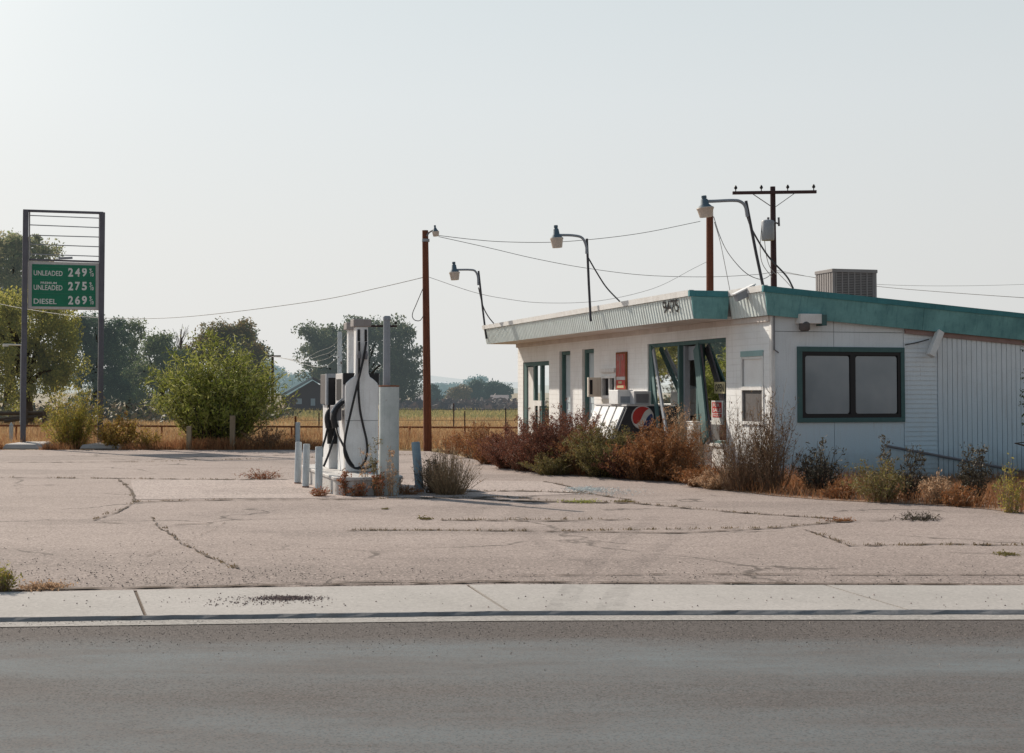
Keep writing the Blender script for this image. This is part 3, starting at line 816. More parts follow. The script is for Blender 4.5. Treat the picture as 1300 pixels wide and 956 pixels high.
# left shopfront
f = MB(TB); span_ = s1 - s0
f.span(.02, .10, s0 + .002, s0 + .06, .1, zs - .002); f.span(.02, .10, s1 - .25, s1 - .002, .1, zs - .002); f.span(.02, .10, s0 + .06, s1 - .25, zs - .10, zs - .002)
f.span(.02, .10, s0 + span_ * .30, s0 + span_ * .36, .1, zs - .1); f.span(.02, .10, s0 + span_ * .56, s0 + span_ * .62, .1, zs - .1)
lw_ = f.build('shop_window', M['tealframe'], bld, label='narrow teal framed shopfront at the far end')
mb = MB(TB); mb.span(.05, .07, s0 + span_ * .62, s1 - .25, .1, zs - .12); mb.build('board', M['trimwhite'], lw_)
mb = MB(TB); mb.quad((.06, s0 + .06, .1), (.06, s0 + span_ * .56, .1), (.06, s0 + span_ * .56, zs - .1), (.06, s0 + .06, zs - .1)); mb.build('pane', M['glass'], lw_)
mb = MB(TB); mb.span(.0, .03, s0 + span_ * .3, s0 + span_ * .6, zs * .50, zs * .56); mb.span(.0, .03, s0 + span_ * .36, s0 + span_ * .42, zs * .3, zs * .5); mb.span(.0, .03, s0 + span_ * .54, s0 + span_ * .6, zs * .3, zs * .5); mb.build('loose_board', M['trimwhite'], lw_)
# sash window near the corner
f = MB(TB); zm = (zw0 + zw1) / 2 - .02
f.span(-.015, .05, w0 - .04, w0, zw0, zw1); f.span(-.015, .05, w1, w1 + .04, zw0, zw1); f.span(-.03, .05, w0 - .04, w1 + .04, zw0 - .05, zw0)
f.span(-.02, .05, w0, w1, zm - .03, zm + .03); f.span(-.005, .05, w0, w1, zw1 - .10, zw1 - .06)
sw = f.build('sash_window', M['trimwhite'], bld)
mb = MB(TB); mb.span(-.02, .05, w0 - .04, w1 + .04, zw1 - .06, zw1 + .03); mb.build('header', M['tealpale'], sw)
mb = MB(TB); mb.span(.02, .03, w0, w1, zm + .03, zw1 - .10); mb.build('pane', M['white'], sw, label='boarded white upper sash')
mb = MB(TB); mb.span(.02, .03, w0, w1, zw0, zm - .03); mb.build('screen', M['coolerdark'], sw)
# small window with an open air vent beside it
f = MB(TB)
f.span(-.03, .06, a0 - .05, a0, za0 - .05, za1 + .05); f.span(-.03, .06, a1, a1 + .05, za0 - .05, za1 + .05)
f.span(-.03, .06, a0, a1, za1, za1 + .05); f.span(-.04, .06, a0, a1, za0 - .06, za0); f.span(-.01, .05, (a0 + a1) / 2 - .03, (a0 + a1) / 2 + .03, za0, za1)
f.span(-.06, .0, a0 - .05, a1 + .1, za1 + .12, za1 + .2)
aw = f.build('small_window', M['trimwhite'], bld)
mb = MB(TB); mb.quad((.05, a0, za0), (.05, a1, za0), (.05, a1, za1), (.05, a0, za1)); mb.build('pane', M['darkframe'], aw)
vq0 = a1 + .08
mb = MB(TB); mb.span(-.30, -.01, vq0, vq0 + .08, za0 - .03, za1 + .02); vent = mb.build('shutter', M['creamy'], aw, bevel=.006)
mb = MB(TB)
mb.span(-.27, -.21, vq0 - .004, vq0, za0 + .02, za1 - .03)
mb.build('slot', M['darkframe'], vent)
mb = MB(TB); mb.span(-.025, -.004, a0 - .02, a1 + .05, .75, za0 - .07); mb.build('apron_panel', M['creamy'], aw)

# fittings on the end wall
uj, zj = onV(1021, 404); 
mb = MB(TB); mb.span(uj - .16, uj + .20, -.20, -.005, zj - .09, zj + .06); bk = mb.build('eave_bracket', M['trimwhite'], bld, bevel=.005)
mb = MB(TB); mb.span(uj + .20, uj + .28, -.21, -.005, zj - .12, zj + .05); mb.build('bracket_cap', M['tealframe'], bk)
ul, zl = onV(1016, 416)
mb = MB(TB); mb.lathe((ul, -.14, zl - .06), [(.06, 0), (.085, .03), (.085, .12), (.05, .16)], 12); mb.tube([(ul, -.14, zl + .09), (ul - .02, -.12, zl + .16), (ul - .01, -.05, zl + .2)], .012, 6)
mb.build('wall_light', M['coolerdark'], bld, smooth='auto')
q0 = onV(1189, 421); q1 = onV(1174, 452)
mb = MB(TB); mb.bar((q0[0], -.10, q0[1]), (q1[0], -.16, q1[1]), .11, .10, (0, 1, 0)); mb.build('brace', M['trimwhite'], bld, bevel=.006)
pts = [onV(1147, 438), (onV(1162, 435)), (onV(1177, 431))]
mb = MB(TB); mb.tube([(p[0], -.05, p[1]) for p in pts], .01, 6); mb.build('cable', M['wire'], bld)
p0, p1 = onV(1125, 566, -.06), onV(1296, 598, -.06)
mb = MB(TB); mb.tube([(p0[0], -.06, p0[1]), (p1[0], -.06, p1[1])], .02, 8); mb.tube([(p1[0] + .0, -.06, p1[1]), (p1[0] + 1.5, -.06, p1[1] - .2)], .02, 8)
for k in (.25, .7): 
    x_ = p0[0] + (p1[0] - p0[0]) * k; z_ = p0[1] + (p1[1] - p0[1]) * k; mb.span(x_ - .02, x_ + .02, -.06, .0, z_ - .02, z_ + .02)
mb.build('wall_pipe', M['steel'], bld, smooth='auto')
p0 = onV(979, 403); 
mb = MB(TB); mb.tube([(.03, -.05, 2.58), (.03, -.05, 2.05), (.10, -.05, 2.0)], .012, 6); mb.build('conduit', M['steel'], bld)

# text helper
def text_mesh(s, origin, right, up, mat, parent, name='lettering', width=None, height=None, bold=0.0, shear=0.0, align_center=False):
    cu = bpy.data.curves.new('txt', 'FONT'); cu.body = s; cu.size = 1; cu.offset = bold; cu.shear = shear; cu.fill_mode = 'FRONT'
    cu.resolution_u = 4
    t = bpy.data.objects.new('txt', cu); COL.objects.link(t)
    dg = bpy.context.evaluated_depsgraph_get(); me = bpy.data.meshes.new_from_object(t.evaluated_get(dg))
    bpy.data.objects.remove(t)
    V = np.array([v.co[:] for v in me.vertices]); lo, hi = V.min(0), V.max(0)
    sy = height / (hi[1] - lo[1]); sx_ = width / (hi[0] - lo[0]) if width else sy
    right, up, origin = Vector(right).normalized(), Vector(up).normalized(), Vector(origin)
    im = wmat(parent).inverted()
    for v in me.vertices:
        v.co = im @ (origin + right * ((v.co.x - lo[0]) * sx_) + up * ((v.co.y - lo[1]) * sy))
    me.materials.clear(); me.materials.append(mat); me.name = name
    o = bpy.data.objects.new(name, me); COL.objects.link(o); o.parent = parent
    return o
RT = -EV       # reading direction on the long wall, seen from outside, runs towards the camera
# house number 9475 on the canopy fascia
va_, za_ = onU(843.5, 394, OC - .05); vb_, zb_ = onU(857, 381, OC - .05)
upf = W(-.075, 0, .35) - W(0, 0, 0)
text_mesh('9475', W(OC - .018 - .075 * .12 / .35 - .010, va_, ZB + .12), RT, upf, M['black'], bld, 'house_number', width=abs(va_ - vb_) * 1.45, height=.22, bold=.015, shear=.1)

# red wall sign
r0, rz1 = onU(797, 446.5); r1, _ = onU(784, 448.5); _, rz0 = onU(790, 495.5)
rs = empty('wall_sign', W(0, (r0 + r1) / 2, rz0), 'tall narrow faded red sign in a dark frame on the white block wall', 'sign', rotz=TH)
mb = MB(TB); mb.span(-.04, -.004, r0, r1, rz0, rz1); mb.build('frame', M['rust'], rs, bevel=.004)
hh = rz1 - rz0; i0, i1 = r0 + .05, r1 - .05
mb = MB(TB); mb.span(-.046, -.041, i0, i1, rz0 + hh * .36, rz1 - .04); mb.build('faded_panel', M['dullred'], rs)
mb = MB(TB); mb.span(-.046, -.041, i0, i1, rz0 + hh * .27, rz0 + hh * .355); mb.build('grey_band', M['signframe'], rs)
mb = MB(TB); mb.span(-.046, -.041, i0, i1, rz0 + .03, rz0 + hh * .265); mb.build('red_panel', M['red'], rs)
mb = MB(TB); iw = i1 - i0
mb.span(-.05, -.047, i0 + iw * .35, i0 + iw * .75, rz0 + hh * .175, rz0 + hh * .235); mb.span(-.05, -.047, i0 + iw * .12, i0 + iw * .9, rz0 + hh * .06, rz0 + hh * .13)
mb.build('pale_patch', M['yellowsign'], rs)
mb = MB(TB)
mb.prism([(-.05, i0 + iw * .52, rz0 + hh * .42), (-.05, i0 + iw * .60, rz0 + hh * .42), (-.05, i0 + iw * .62, rz0 + hh * .9), (-.05, i0 + iw * .5, rz0 + hh * .9)], (.003, 0, 0))
mb.span(-.05, -.047, i0 + iw * .2, i0 + iw * .32, rz0 + hh * .78, rz0 + hh * .92); mb.span(-.05, -.047, i0 + iw * .72, i0 + iw * .84, rz0 + hh * .78, rz0 + hh * .94)
mb.build('pale_emblem', M['browntrim'], rs)
# orange panel leaning below the sign
o0, oz1 = onU(791, 499, -.08); o1, _ = onU(784.5, 499, -.08)
mb = MB(TB); mb.hexa([(-.10, o0, .35), (-.10, o1, .35), (-.07, o1, oz1), (-.07, o0, oz1)], [(-.07, o0, .35), (-.07, o1, .35), (-.04, o1, oz1), (-.04, o0, oz1)])
tag(mb.build('orange_board', M['orange'], None), 'narrow orange red board standing upright below the red wall sign', 'board')

# leaning teal boards at the shopfront
def plank(px0, py0, px1, py1, u_top, u_bot, wdt, mat, label):
    v0_, z0_ = onU(px0, py0, u_top); v1_, z1_ = onU(px1, py1, u_bot)
    mb = MB(TB); mb.bar((u_top, v0_, z0_), (u_bot, v1_, z1_), wdt, .035, (1, 0, 0))
    o = mb.build('loose_plank', mat, None, bevel=.004); tag(o, label, 'plank', 'boards leaning on the shopfront')
plank(826, 441, 836, 545, -.04, -.30, .12, M['tealframe'], 'dark teal plank leaning at the left edge of the shopfront')
plank(829.5, 444, 847, 555, -.06, -.32, .09, M['galv'], 'slanting grey plank crossing the left shop pane')
plank(884, 440, 896, 560, -.04, -.30, .24, M['tealframe'], 'wide teal board leaning beside the open shop door')
plank(888, 440, 901, 562, -.01, -.18, .16, M['postgrey'], 'dark grey board tucked behind the wide teal board')

# things behind the glass
def inside_box(px0, px1, py0, py1, u, dep, mat, name, label, cat, tilt=0):
    v1_, z1_ = onU(px0, py0, u); v0_, _ = onU(px1, py0, u); _, z0_ = onU(px0, py1, u)
    e_ = empty(name, W(u, (v0_ + v1_) / 2, z0_), label, cat, rotz=TH)
    rot = Matrix.Rotation(tilt, 3, 'X'); mb = MB(TB); mb.box((u + dep / 2, (v0_ + v1_) / 2, (z0_ + z1_) / 2), (dep, v1_ - v0_, z1_ - z0_), rot)
    mb.build('casing', mat, e_, bevel=.015)
    mb = MB(TB); mb.box((u - .006, (v0_ + v1_) / 2, (z0_ + z1_) / 2), (.012, (v1_ - v0_) * .62, (z1_ - z0_) * .7), rot); mb.build('front_panel', M['signframe'], e_)
    mb = MB(TB); mb.span(u, u + dep, v0_ + .02, v1_ - .02, max(.07, z0_ - .5), z0_ - .02); return mb, e_
mb, e_ = inside_box(848, 862, 491, 509, .2, .45, M['pumpwhite'], 'appliance_case', 'white appliance case tilted on top of another behind the left shop pane', 'appliance', R(8))
mb, e_ = inside_box(842, 861, 511, 527, .2, .6, M['pumpwhite'], 'appliance_case', 'lower white appliance case behind the left shop pane', 'appliance', 0)
mb.build('stand', M['coolerdark'], e_)
# for sale sign, taped to the right pane; all built flat on the glass
def on_glass(px0, px1, py0, py1, u): 
    a_, z1_ = onU(px0, py0, u); b_, _ = onU(px1, py0, u); _, z0_ = onU((px0 + px1) / 2, py1, u); return a_, b_, z0_, z1_
ga, gb, gz0, gz1 = on_glass(903, 917.5, 508.5, 539, .045)
fs = empty('for_sale_sign', W(.045, (ga + gb) / 2, gz0), 'red and white for sale notice in the right shop pane', 'sign', rotz=TH)
mb = MB(TB); mb.span(.047, .052, gb, ga, gz0, gz1); mb.build('card', M['signwhite'], fs)
gh, gw = gz1 - gz0, ga - gb
mb = MB(TB); mb.span(.042, .0465, gb + gw * .10, ga - gw * .08, gz0 + gh * .49, gz1 - gh * .07); mb.span(.042, .0465, gb + gw * .10, ga - gw * .12, gz0 + gh * .30, gz0 + gh * .45); mb.build('red_block', M['red'], fs)
for s_, zz, hh_ in (('FOR', .74, .14), ('SALE', .53, .15)):
    text_mesh(s_, W(.0405, ga - gw * .16, gz0 + gh * zz), RT, (0, 0, 1), M['signwhite'], fs, 'lettering', width=gw * (.58 if s_ == 'FOR' else .7), height=gh * hh_, bold=.02)
text_mesh('PHONE', W(.0405, ga - gw * .2, gz0 + gh * .335), RT, (0, 0, 1), M['signwhite'], fs, 'lettering', width=gw * .56, height=gh * .085, bold=.01)
ya, yb, yz0, yz1 = on_glass(906.5, 920, 485, 499.5, .045)
ys_ = empty('window_sign', W(.045, (ya + yb) / 2, yz0), 'pale yellow open sign in the upper right shop pane', 'sign', rotz=TH)
yw_, yh = ya - yb, yz1 - yz0; mb = MB(TB)
mb.span(.047, .052, yb, ya, yz0, yz1); mb.build('card', M['yellowsign'], ys_)
text_mesh('OPEN', W(.044, ya - yw_ * .1, yz0 + yh * .16), RT, (0, 0, 1), M['darkframe'], ys_, 'lettering', width=yw_ * .8, height=yh * .66, bold=.02)
mb = MB(TB); xa, xb, xz0, xz1 = on_glass(896, 918, 502.5, 508, .2); mb.span(.16, .6, xb, xa, xz0, xz1); 
sh = empty('display_shelf', W(.3, (xa + xb) / 2, .5), 'white topped counter with red side behind the for sale notice', 'counter', rotz=TH)
mb.build('top', M['pumpwhite'], sh, bevel=.01); mb = MB(TB); mb.span(.2, .56, xb + .05, xa - .05, .06, xz0 - .002); mb.build('body', M['red'], sh)

# drinks chest with round emblem
uo = -.72
vN, zT = onU(797, 514, uo); vF = vN + 1.75
zT = 1.13
dk = empty('drinks_cooler', W(-.4, (vN + vF) / 2, 0), 'black drinks cooler with white sloping lids and a round red white and blue emblem', 'cooler', rotz=TH)
uR = onV(838, 514, vN)[0]
mb = MB(TB); prof = [(uo, vN, zT), (uR, vN, zT), (uR, vN, .05), (uo - .28, vN, .05), (uo - .28, vN, .50)]
mb.prism(prof[::-1], (0, vF - vN, 0)); mb.build('body', M['navy'], dk, bevel=.01)
mb = MB(TB); mb.span(uo - .03, uR, vN - .015, vF + .01, zT + .001, zT + .03); mb.build('top', M['signframe'], dk)
for k in range(4):
    a_, b_ = vN + .10 + k * .41, vN + .10 + k * .41 + .33
    mb = MB(TB); P_ = lambda s_, v_, o: (uo - .28 * s_ - o, v_, zT - (zT - .5) * s_ + o * .4)
    mb.hexa([P_(.04, a_, .004), P_(.04, b_, .004), P_(.97, b_, .004), P_(.97, a_, .004)], [P_(.04, a_, .03), P_(.04, b_, .03), P_(.97, b_, .03), P_(.97, a_, .03)])
    mb.build('lid', M['pumpwhite'], dk)
# emblem on the end facing the road
ec, ez = onV(815.5, 530, vN); er = .205
def disc_part(name, pts, off, mat): 
    mb = MB(TB); mb.prism([(ec + x * er, vN - off, ez + y * er) for x, y in pts], (0, .004, 0)); return mb.build(name, mat, dk)
circ = [(math.cos(R(a)), math.sin(R(a))) for a in range(0, 360, 8)]
disc_part('emblem', [(x * 1.07, y * 1.07) for x, y in circ], .010, M['signframe']); disc_part('emblem_white', circ, .015, M['signwhite'])
rot_ = R(38)
def wave(y0, s_):    # boundary curve points in the rotated emblem frame
    out = []
    for i in range(17):
        x = -1 + 2 * i / 16; out.append((x, y0 + s_ * .20 * math.sin(x * math.pi * .8)))
    return out
def clip(pts):
    res = []
    for x, y in pts:
        r = math.hypot(x, y)
        if r > .97: x, y = x / r * .97, y / r * .97
        res.append((x * math.cos(rot_) - y * math.sin(rot_), x * math.sin(rot_) + y * math.cos(rot_)))
    return res
arc_t = [(.97 * math.cos(R(a)), .97 * math.sin(R(a))) for a in range(172, 8, -8)]
arc_b = [(.97 * math.cos(R(a)), .97 * math.sin(R(a))) for a in range(188, 352, 8)]
up_ = [(x, y) for x, y in wave(.10, 1) if math.hypot(x, y) < .95]; lo_ = [(x, y) for x, y in wave(-.42, 1) if math.hypot(x, y) < .95]
disc_part('emblem_red', clip([p for p in arc_t if p[1] > .12] + up_[::-1])[::-1], .019, M['red'])
disc_part('emblem_blue', clip([p for p in arc_b if p[1] < -.36] + lo_[::-1]), .019, flat('emblem_blue', (.02, .05, .16), .5))

# window air units sitting on the drinks chest
def box_unit(px0, px1, py0, py1, v, dep, body, fm, name, label, cat, slats, panel):
    x0_, z1_ = onV(px0, py0, v); x1_, z0_ = onV(px1, py1, v)
    z0_ = zT + .031
    e_ = empty(name, W((x0_ + x1_) / 2, v + dep / 2, z0_), label, cat, rotz=TH)
    mb = MB(TB); mb.span(x0_, x1_, v, v + dep, z0_, z1_); mb.build('casing', body, e_, bevel=.012)
    if slats:
        mb = MB(TB); n = 12
        for i in range(n):
            a_ = x0_ + .04 + (x1_ - x0_ - .08) * i / n; mb.span(a_, a_ + (x1_ - x0_ - .08) / n * .5, v - .010, v - .001, z0_ + .03, z1_ - .05)
        mb.build('grille', fm, e_)
    else:
        mb = MB(TB); mb.span(x0_ + .05, x1_ - .02, v - .008, v - .001, z0_ + .03, z1_ - .12); mb.build('front_panel', fm, e_)
    return e_
box_unit(805, 826.5, 496.5, 513, vN + .10, .45, M['signframe'], M['steel'], 'air_conditioner', 'grey louvred air conditioner standing on the black drinks cooler', 'air conditioner', True, 0)
box_unit(784.5, 804, 495, 513, vN + .32, .5, M['pumpwhite'], M['galv'], 'air_conditioner', 'white air conditioner with blue grey face on the drinks cooler', 'air conditioner', False, 1)
# white post stump below the shop window
pw0, pz1 = onU(876, 536, -.12); pw1, _ = onU(885, 536, -.12)
mb = MB(TB); mb.span(-.18, -.06, pw1, pw0, -.05, pz1); mb.span(-.19, -.05, pw1 - .01, pw0 + .01, pz1, pz1 + .02)
tag(mb.build('stump_post', M['white'], None, bevel=.008), 'short white post standing below the open shop door', 'post')

# evaporative cooler on the roof
ce = empty('evaporative_cooler', W(2.5, 2.2, 2.7), 'square grey slatted evaporative cooler on the roof', 'cooler', rotz=TH)
cv0 = 2.1; cx0, cz1 = onV(1057, 341, cv0); cx1, _ = onV(1113, 342.5, cv0); cd = .62; czb = 2.62
mb = MB(TB); mb.span(cx0 + .02, cx1 - .02, cv0 + .02, cv0 + cd - .02, czb, cz1 - .03); mb.build('pad', M['coolerdark'], ce)
mb = MB(TB)
for x_, y_ in ((cx0, cv0), (cx1 - .05, cv0), (cx0, cv0 + cd - .05), (cx1 - .05, cv0 + cd - .05)): mb.span(x_, x_ + .05, y_, y_ + .05, czb, cz1 - .06)
mb.span(cx0 - .012, cx1 + .012, cv0 - .012, cv0 + cd + .012, cz1 - .06, cz1); mb.build('casing', M['cooler'], ce, bevel=.006)
mb = MB(TB)
for i in range(7): 
    x_ = cx0 + .07 + i * (cx1 - cx0 - .14) / 6; mb.span(x_ - .010, x_ + .010, cv0 + .0, cv0 + .02, czb, cz1 - .06)
for i in range(30): mb.span(cx0 + .05, cx1 - .05, cv0 + .008, cv0 + .02, czb + .05 + i * .029, czb + .063 + i * .029)
mb.build('grille', M['cooler'], ce)
mb = MB(TB)
for i in range(6): mb.span(cx0, cx0 + .02, cv0 + .08 + i * .082, cv0 + .135 + i * .082, czb, cz1 - .06)
mb.build('louvre', M['cooler'], ce)

# security camera on the near fascia
Ys = W(-.3, .5, 0).y
sc_ = empty('security_camera', W(-.25, .5, 2.8), 'grey box security camera bracketed to the fascia near the corner', 'camera')
pa, pb = at(934, 378.5, Ys - .05), at(958, 366.5, Ys + .04)
mb = MB(); mb.bar(pa, pb, .13, .12); hs = mb.build('housing', M['galv'], sc_, bevel=.008)
mb = MB(); d_ = (pb - pa).normalized(); up2 = Vector((0, 0, .075)); mb.bar(pa + up2 - d_ * .05, pb + up2 - d_ * .02, .17, .02); mb.build('sun_hood', M['pumpwhite'], sc_)
mb = MB(); mb.tube([at(949, 374, Ys), at(952, 380, Ys), at(962, 379, Ys + .05), at(969, 376, Ys + .1)], .018, 8); mb.build('bracket', M['signframe'], sc_, smooth='auto')

# floodlights on pipes
def cat_rom(P, n=6):
    P = [Vector(p) for p in P]; Q = [P[0] * 2 - P[1]] + P + [P[-1] * 2 - P[-2]]; out = []
    for i in range(1, len(Q) - 2):
        for k in range(n):
            t_ = k / n; p0_, p1_, p2_, p3_ = Q[i - 1], Q[i], Q[i + 1], Q[i + 2]
            out.append(.5 * ((2 * p1_) + (p2_ - p0_) * t_ + (2 * p0_ - 5 * p1_ + 4 * p2_ - p3_) * t_ ** 2 + (3 * p1_ - p0_ - 3 * p2_ + p3_) * t_ ** 3))
    out.append(P[-1]); return out
def flood(Y, polepx, armpx, cablepx, headtop, headw, hh_, lab, tilt=0.0):
    """polepx top->bottom; armpx pole->head; headtop: px,py of housing top; headw lens width px; hh_ head height px"""
    s_ = Y / F
    base = at(*polepx[-1], Y)
    e_ = empty('yard_light', base, lab, 'floodlight', 'yard lights on pipes along the roof edge')
    mb = MB(); mb.tube([at(*p, Y) for p in polepx], .024, 8); mb.build('pipe', M['darksteel'], e_, smooth='auto')
    x0_ = armpx[0][0]
    mb = MB(); mb.tube(cat_rom([at(p[0], p[1], Y - .05 + (p[0] - x0_) * s_ * .28) for p in armpx]), .025, 8); mb.build('arm', M['galv'], e_, smooth='auto')
    mb = MB(); mb.tube(cat_rom([at(p[0], p[1], Y + .03 + i * .12) for i, p in enumerate(cablepx)]), .014, 6); mb.build('cable', M['wire'], e_, smooth='auto')
    hx, hy = headtop; Yh = Y - .05 + (hx - x0_) * s_ * .28
    ax = Vector((math.sin(tilt), 0, -math.cos(tilt)))
    tp = at(hx, hy, Yh); H_ = hh_ * s_; wv = headw * s_ / 2
    mb = MB(); mb.lathe(tp, [(wv * .30, 0), (wv * .34, H_ * .10), (wv * .24, H_ * .12), (wv * .42, H_ * .18), (wv * .52, H_ * .40), (wv * .95, H_ * .56)], 14, ax); hd = mb.build('lamp_housing', M['lampblue'], e_, smooth='auto')
    mb = MB(); mb.lathe(tp + ax * H_ * .56, [(wv * 1.04, 0), (wv * 1.08, H_ * .04), (wv * .97, H_ * .12), (wv * .78, H_ * .44)], 14, ax); mb.build('lens', M['lamplens'], e_, smooth='auto')
    return e_
v1_, _ = onU(750, 410, OC - .2); Y1 = W(OC - .2, v1_, 0).y
flood(Y1, [(745, 303), (747.5, 360), (750, 408)], [(744.5, 322), (744, 312), (739, 302), (728, 299), (712, 298.5), (706, 298.5)], [(745.5, 325), (757, 345), (770, 365), (787, 383)], (705.5, 286), 16, 28.5, 'frosted yard light on the middle pipe, above the canopy front', R(4))
Y2 = W(OC - .1, VL - .05, 0).y
flood(Y2, [(607.5, 344), (612.5, 390), (617.5, 430)], [(607, 362), (606.5, 351), (603, 344), (596, 342.5), (583, 342.5), (576.5, 342.5)], [(607.5, 365), (613, 388), (620, 402), (629, 413)], (576, 332.5), 13, 23, 'smallest and farthest yard light, at the left end of the canopy', R(4))
Y3 = W(ON - .26, .30, 0).y
flood(Y3, [(947, 255), (960, 322), (974, 388)], [(948.5, 275), (946, 262), (940, 256), (930, 254.5), (905, 255.5), (896, 255.5)], [(948.5, 275), (956, 294), (975, 325), (998, 350), (1007, 366)], (893.5, 248.5), 21, 27, 'largest yard light, on the leaning pipe at the near corner', R(6))
# poles
def brown_pole(px0, py0, px1, py1, Y, r0, r1, lab):
    p0_, p1_ = at(px0, py0, Y), at(px1, py1, Y); p1_.z = -.1
    e_ = empty('light_pole', Vector((p1_.x, p1_.y, 0)), lab, 'pole', 'red brown wooden poles')
    mb = MB(); mb.tube([p1_.lerp(p0_, k / 8) for k in range(9)], [r0 + (r1 - r0) * k / 8 for k in range(9)], 12); mb.build('shaft', M['woodpole'], e_, smooth='auto')
    return e_
YA = 35.2
pA = brown_pole(539.8, 292.5, 543, 571, YA, .105, .075, 'red brown wooden pole with a small lamp, left of the building')
mb = MB(); mb.tube(cat_rom([at(541.5, 300, YA - .09), at(545, 295, YA - .1), at(551, 292, YA - .12)]), .022, 6); mb.build('arm', M['steel'], pA, smooth='auto')
s_ = YA / F; tp = at(552, 286, YA - .14)
mb = MB(); mb.lathe(tp, [(1.2 * s_, 0), (1.4 * s_, 1.5 * s_), (1.1 * s_, 2.5 * s_), (2.2 * s_, 5 * s_), (4.2 * s_, 8 * s_)], 12, (.1, 0, -1)); mb.build('lamp_housing', M['lampblue'], pA, smooth='auto')
mb = MB(); mb.lathe(tp + Vector((.02, 0, -8 * s_)), [(4.5 * s_, 0), (4.3 * s_, 2 * s_), (3.6 * s_, 6 * s_)], 12, (.1, 0, -1)); mb.build('lens', M['lamplens'], pA, smooth='auto')
mb = MB(); mb.lathe(at(540.5, 307, YA), [(.095, 0), (.095, .07)], 12); mb.build('band', M['galv'], pA)
mb = MB(); mb.tube(cat_rom([at(537, 366, YA - .1), at(529, 385, YA - .12), at(523.5, 399, YA - .14), at(526, 406, YA - .14), at(533, 407, YA - .12), at(537.5, 401, YA - .1)]), .010, 6); mb.build('loop_wire', M['wire'], pA)
YB = 38.5
pB = brown_pole(901, 262, 901.5, 480, YB, .11, .095, 'red brown wooden pole rising behind the roof near the corner')
# utility pole
YU = 46.0; s_ = YU / F
ut = empty('utility_pole', at(982.5, 497 + CAMH / s_, YU), 'dark wooden utility pole with crossarm and transformer behind the building', 'utility pole')
mb = MB(); t0_ = at(981, 237, YU); b_ = Vector((at(983.5, 400, YU).x, YU, -.1)); mb.tube([b_, t0_], [.13, .085], 12); mb.build('shaft', M['utilwood'], ut, smooth='auto')
def crossarm(e_, pl, pr, Y, th, mat, insul, braces, wood=.0):
    mb = MB(); mb.bar(at(*pl, Y - .12), at(*pr, Y - .12), .10, th); mb.build('crossarm', mat, e_, bevel=.008)
    for p in insul:
        q_ = at(*p, Y - .12); mb = MB(); mb.lathe(q_, [(.012, -.05), (.02, .04), (.05, .06), (.055, .10), (.03, .15), (.012, .17)], 10); mb.build('insulator', M['darkframe'], e_, smooth='auto')
    for a_, c_ in braces:
        mb = MB(); mb.bar(at(*a_, Y - .18), at(*c_, Y - .12), .04, .02); mb.build('brace', M['steel'], e_)
crossarm(ut, (930, 245), (1036.5, 243.5), YU, .10, M['utilwood'], [(934, 242), (966.5, 241.5), (1000, 241), (1033, 240.5)], [((956, 246.5), (979, 262)), ((1008, 246), (984, 263))])
tx = at(974.5, 279, YU - .25)
mb = MB(); mb.lathe(tx, [(.08, 0), (.19, -.03), (.215, -.07), (.215, -.62), (.20, -.67), (.05, -.67)], 18); tr_ = mb.build('transformer', M['galv'], ut, smooth='auto')
mb = MB(); mb.tube([at(971, 281, YU - .25), at(968.5, 283, YU - .25), at(967, 286, YU - .25)], .03, 6); mb.tube([at(975, 279, YU - .25), at(975.5, 276, YU - .25)], .04, 8); mb.build('bushing', M['steel'], tr_, smooth='auto')
mb = MB(); mb.tube([at(983, 282, YU - .1), at(988, 284, YU - .1)], .03, 6); mb.tube([at(988.5, 276, YU - .1), at(989, 287, YU - .1)], .035, 6); mb.build('cutout_fuse', M['steel'], ut, smooth='auto')
for q_ in ([(967, 286), (965, 315), (968, 335), (980, 352)], [(970, 300), (973, 325), (978, 340), (986, 349)]):
    mb = MB(); mb.tube(cat_rom([at(*p, YU - .3) for p in q_]), .012, 5); mb.build('lead_wire', M['wirepale'], ut)
# far utility poles
def far_pole(px, pyt, Y, arm, lab):
    bz = at(px, pyt, Y); e_ = empty('utility_pole', Vector((bz.x, Y, 0)), lab, 'utility pole', 'far utility poles across the field')
    mb = MB(); mb.tube([Vector((bz.x, Y, -.1)), bz], [.15, .11], 8); mb.build('shaft', M['utilwood'], e_)
    mb = MB(); mb.bar(at(*arm[0], Y - .15), at(*arm[1], Y - .15), .12, .12); mb.build('crossarm', M['utilwood'], e_)
    return e_
f1 = far_pole(346, 449.5, 118, ((336.5, 452), (356.5, 452)), 'thin dark utility pole with crossarm beside the brown farm shed')
f2 = far_pole(463, 408, 88, ((436, 414), (504, 414)), 'utility pole half hidden behind the pump, crossarm showing at its side')
for p in ((440, 413), (452, 413), (502.5, 412)):
    mb = MB(); mb.lathe(at(*p, 87.85), [(.02, 0), (.08, .06), (.08, .16), (.02, .2)], 8); mb.build('insulator', M['darkframe'], f2)

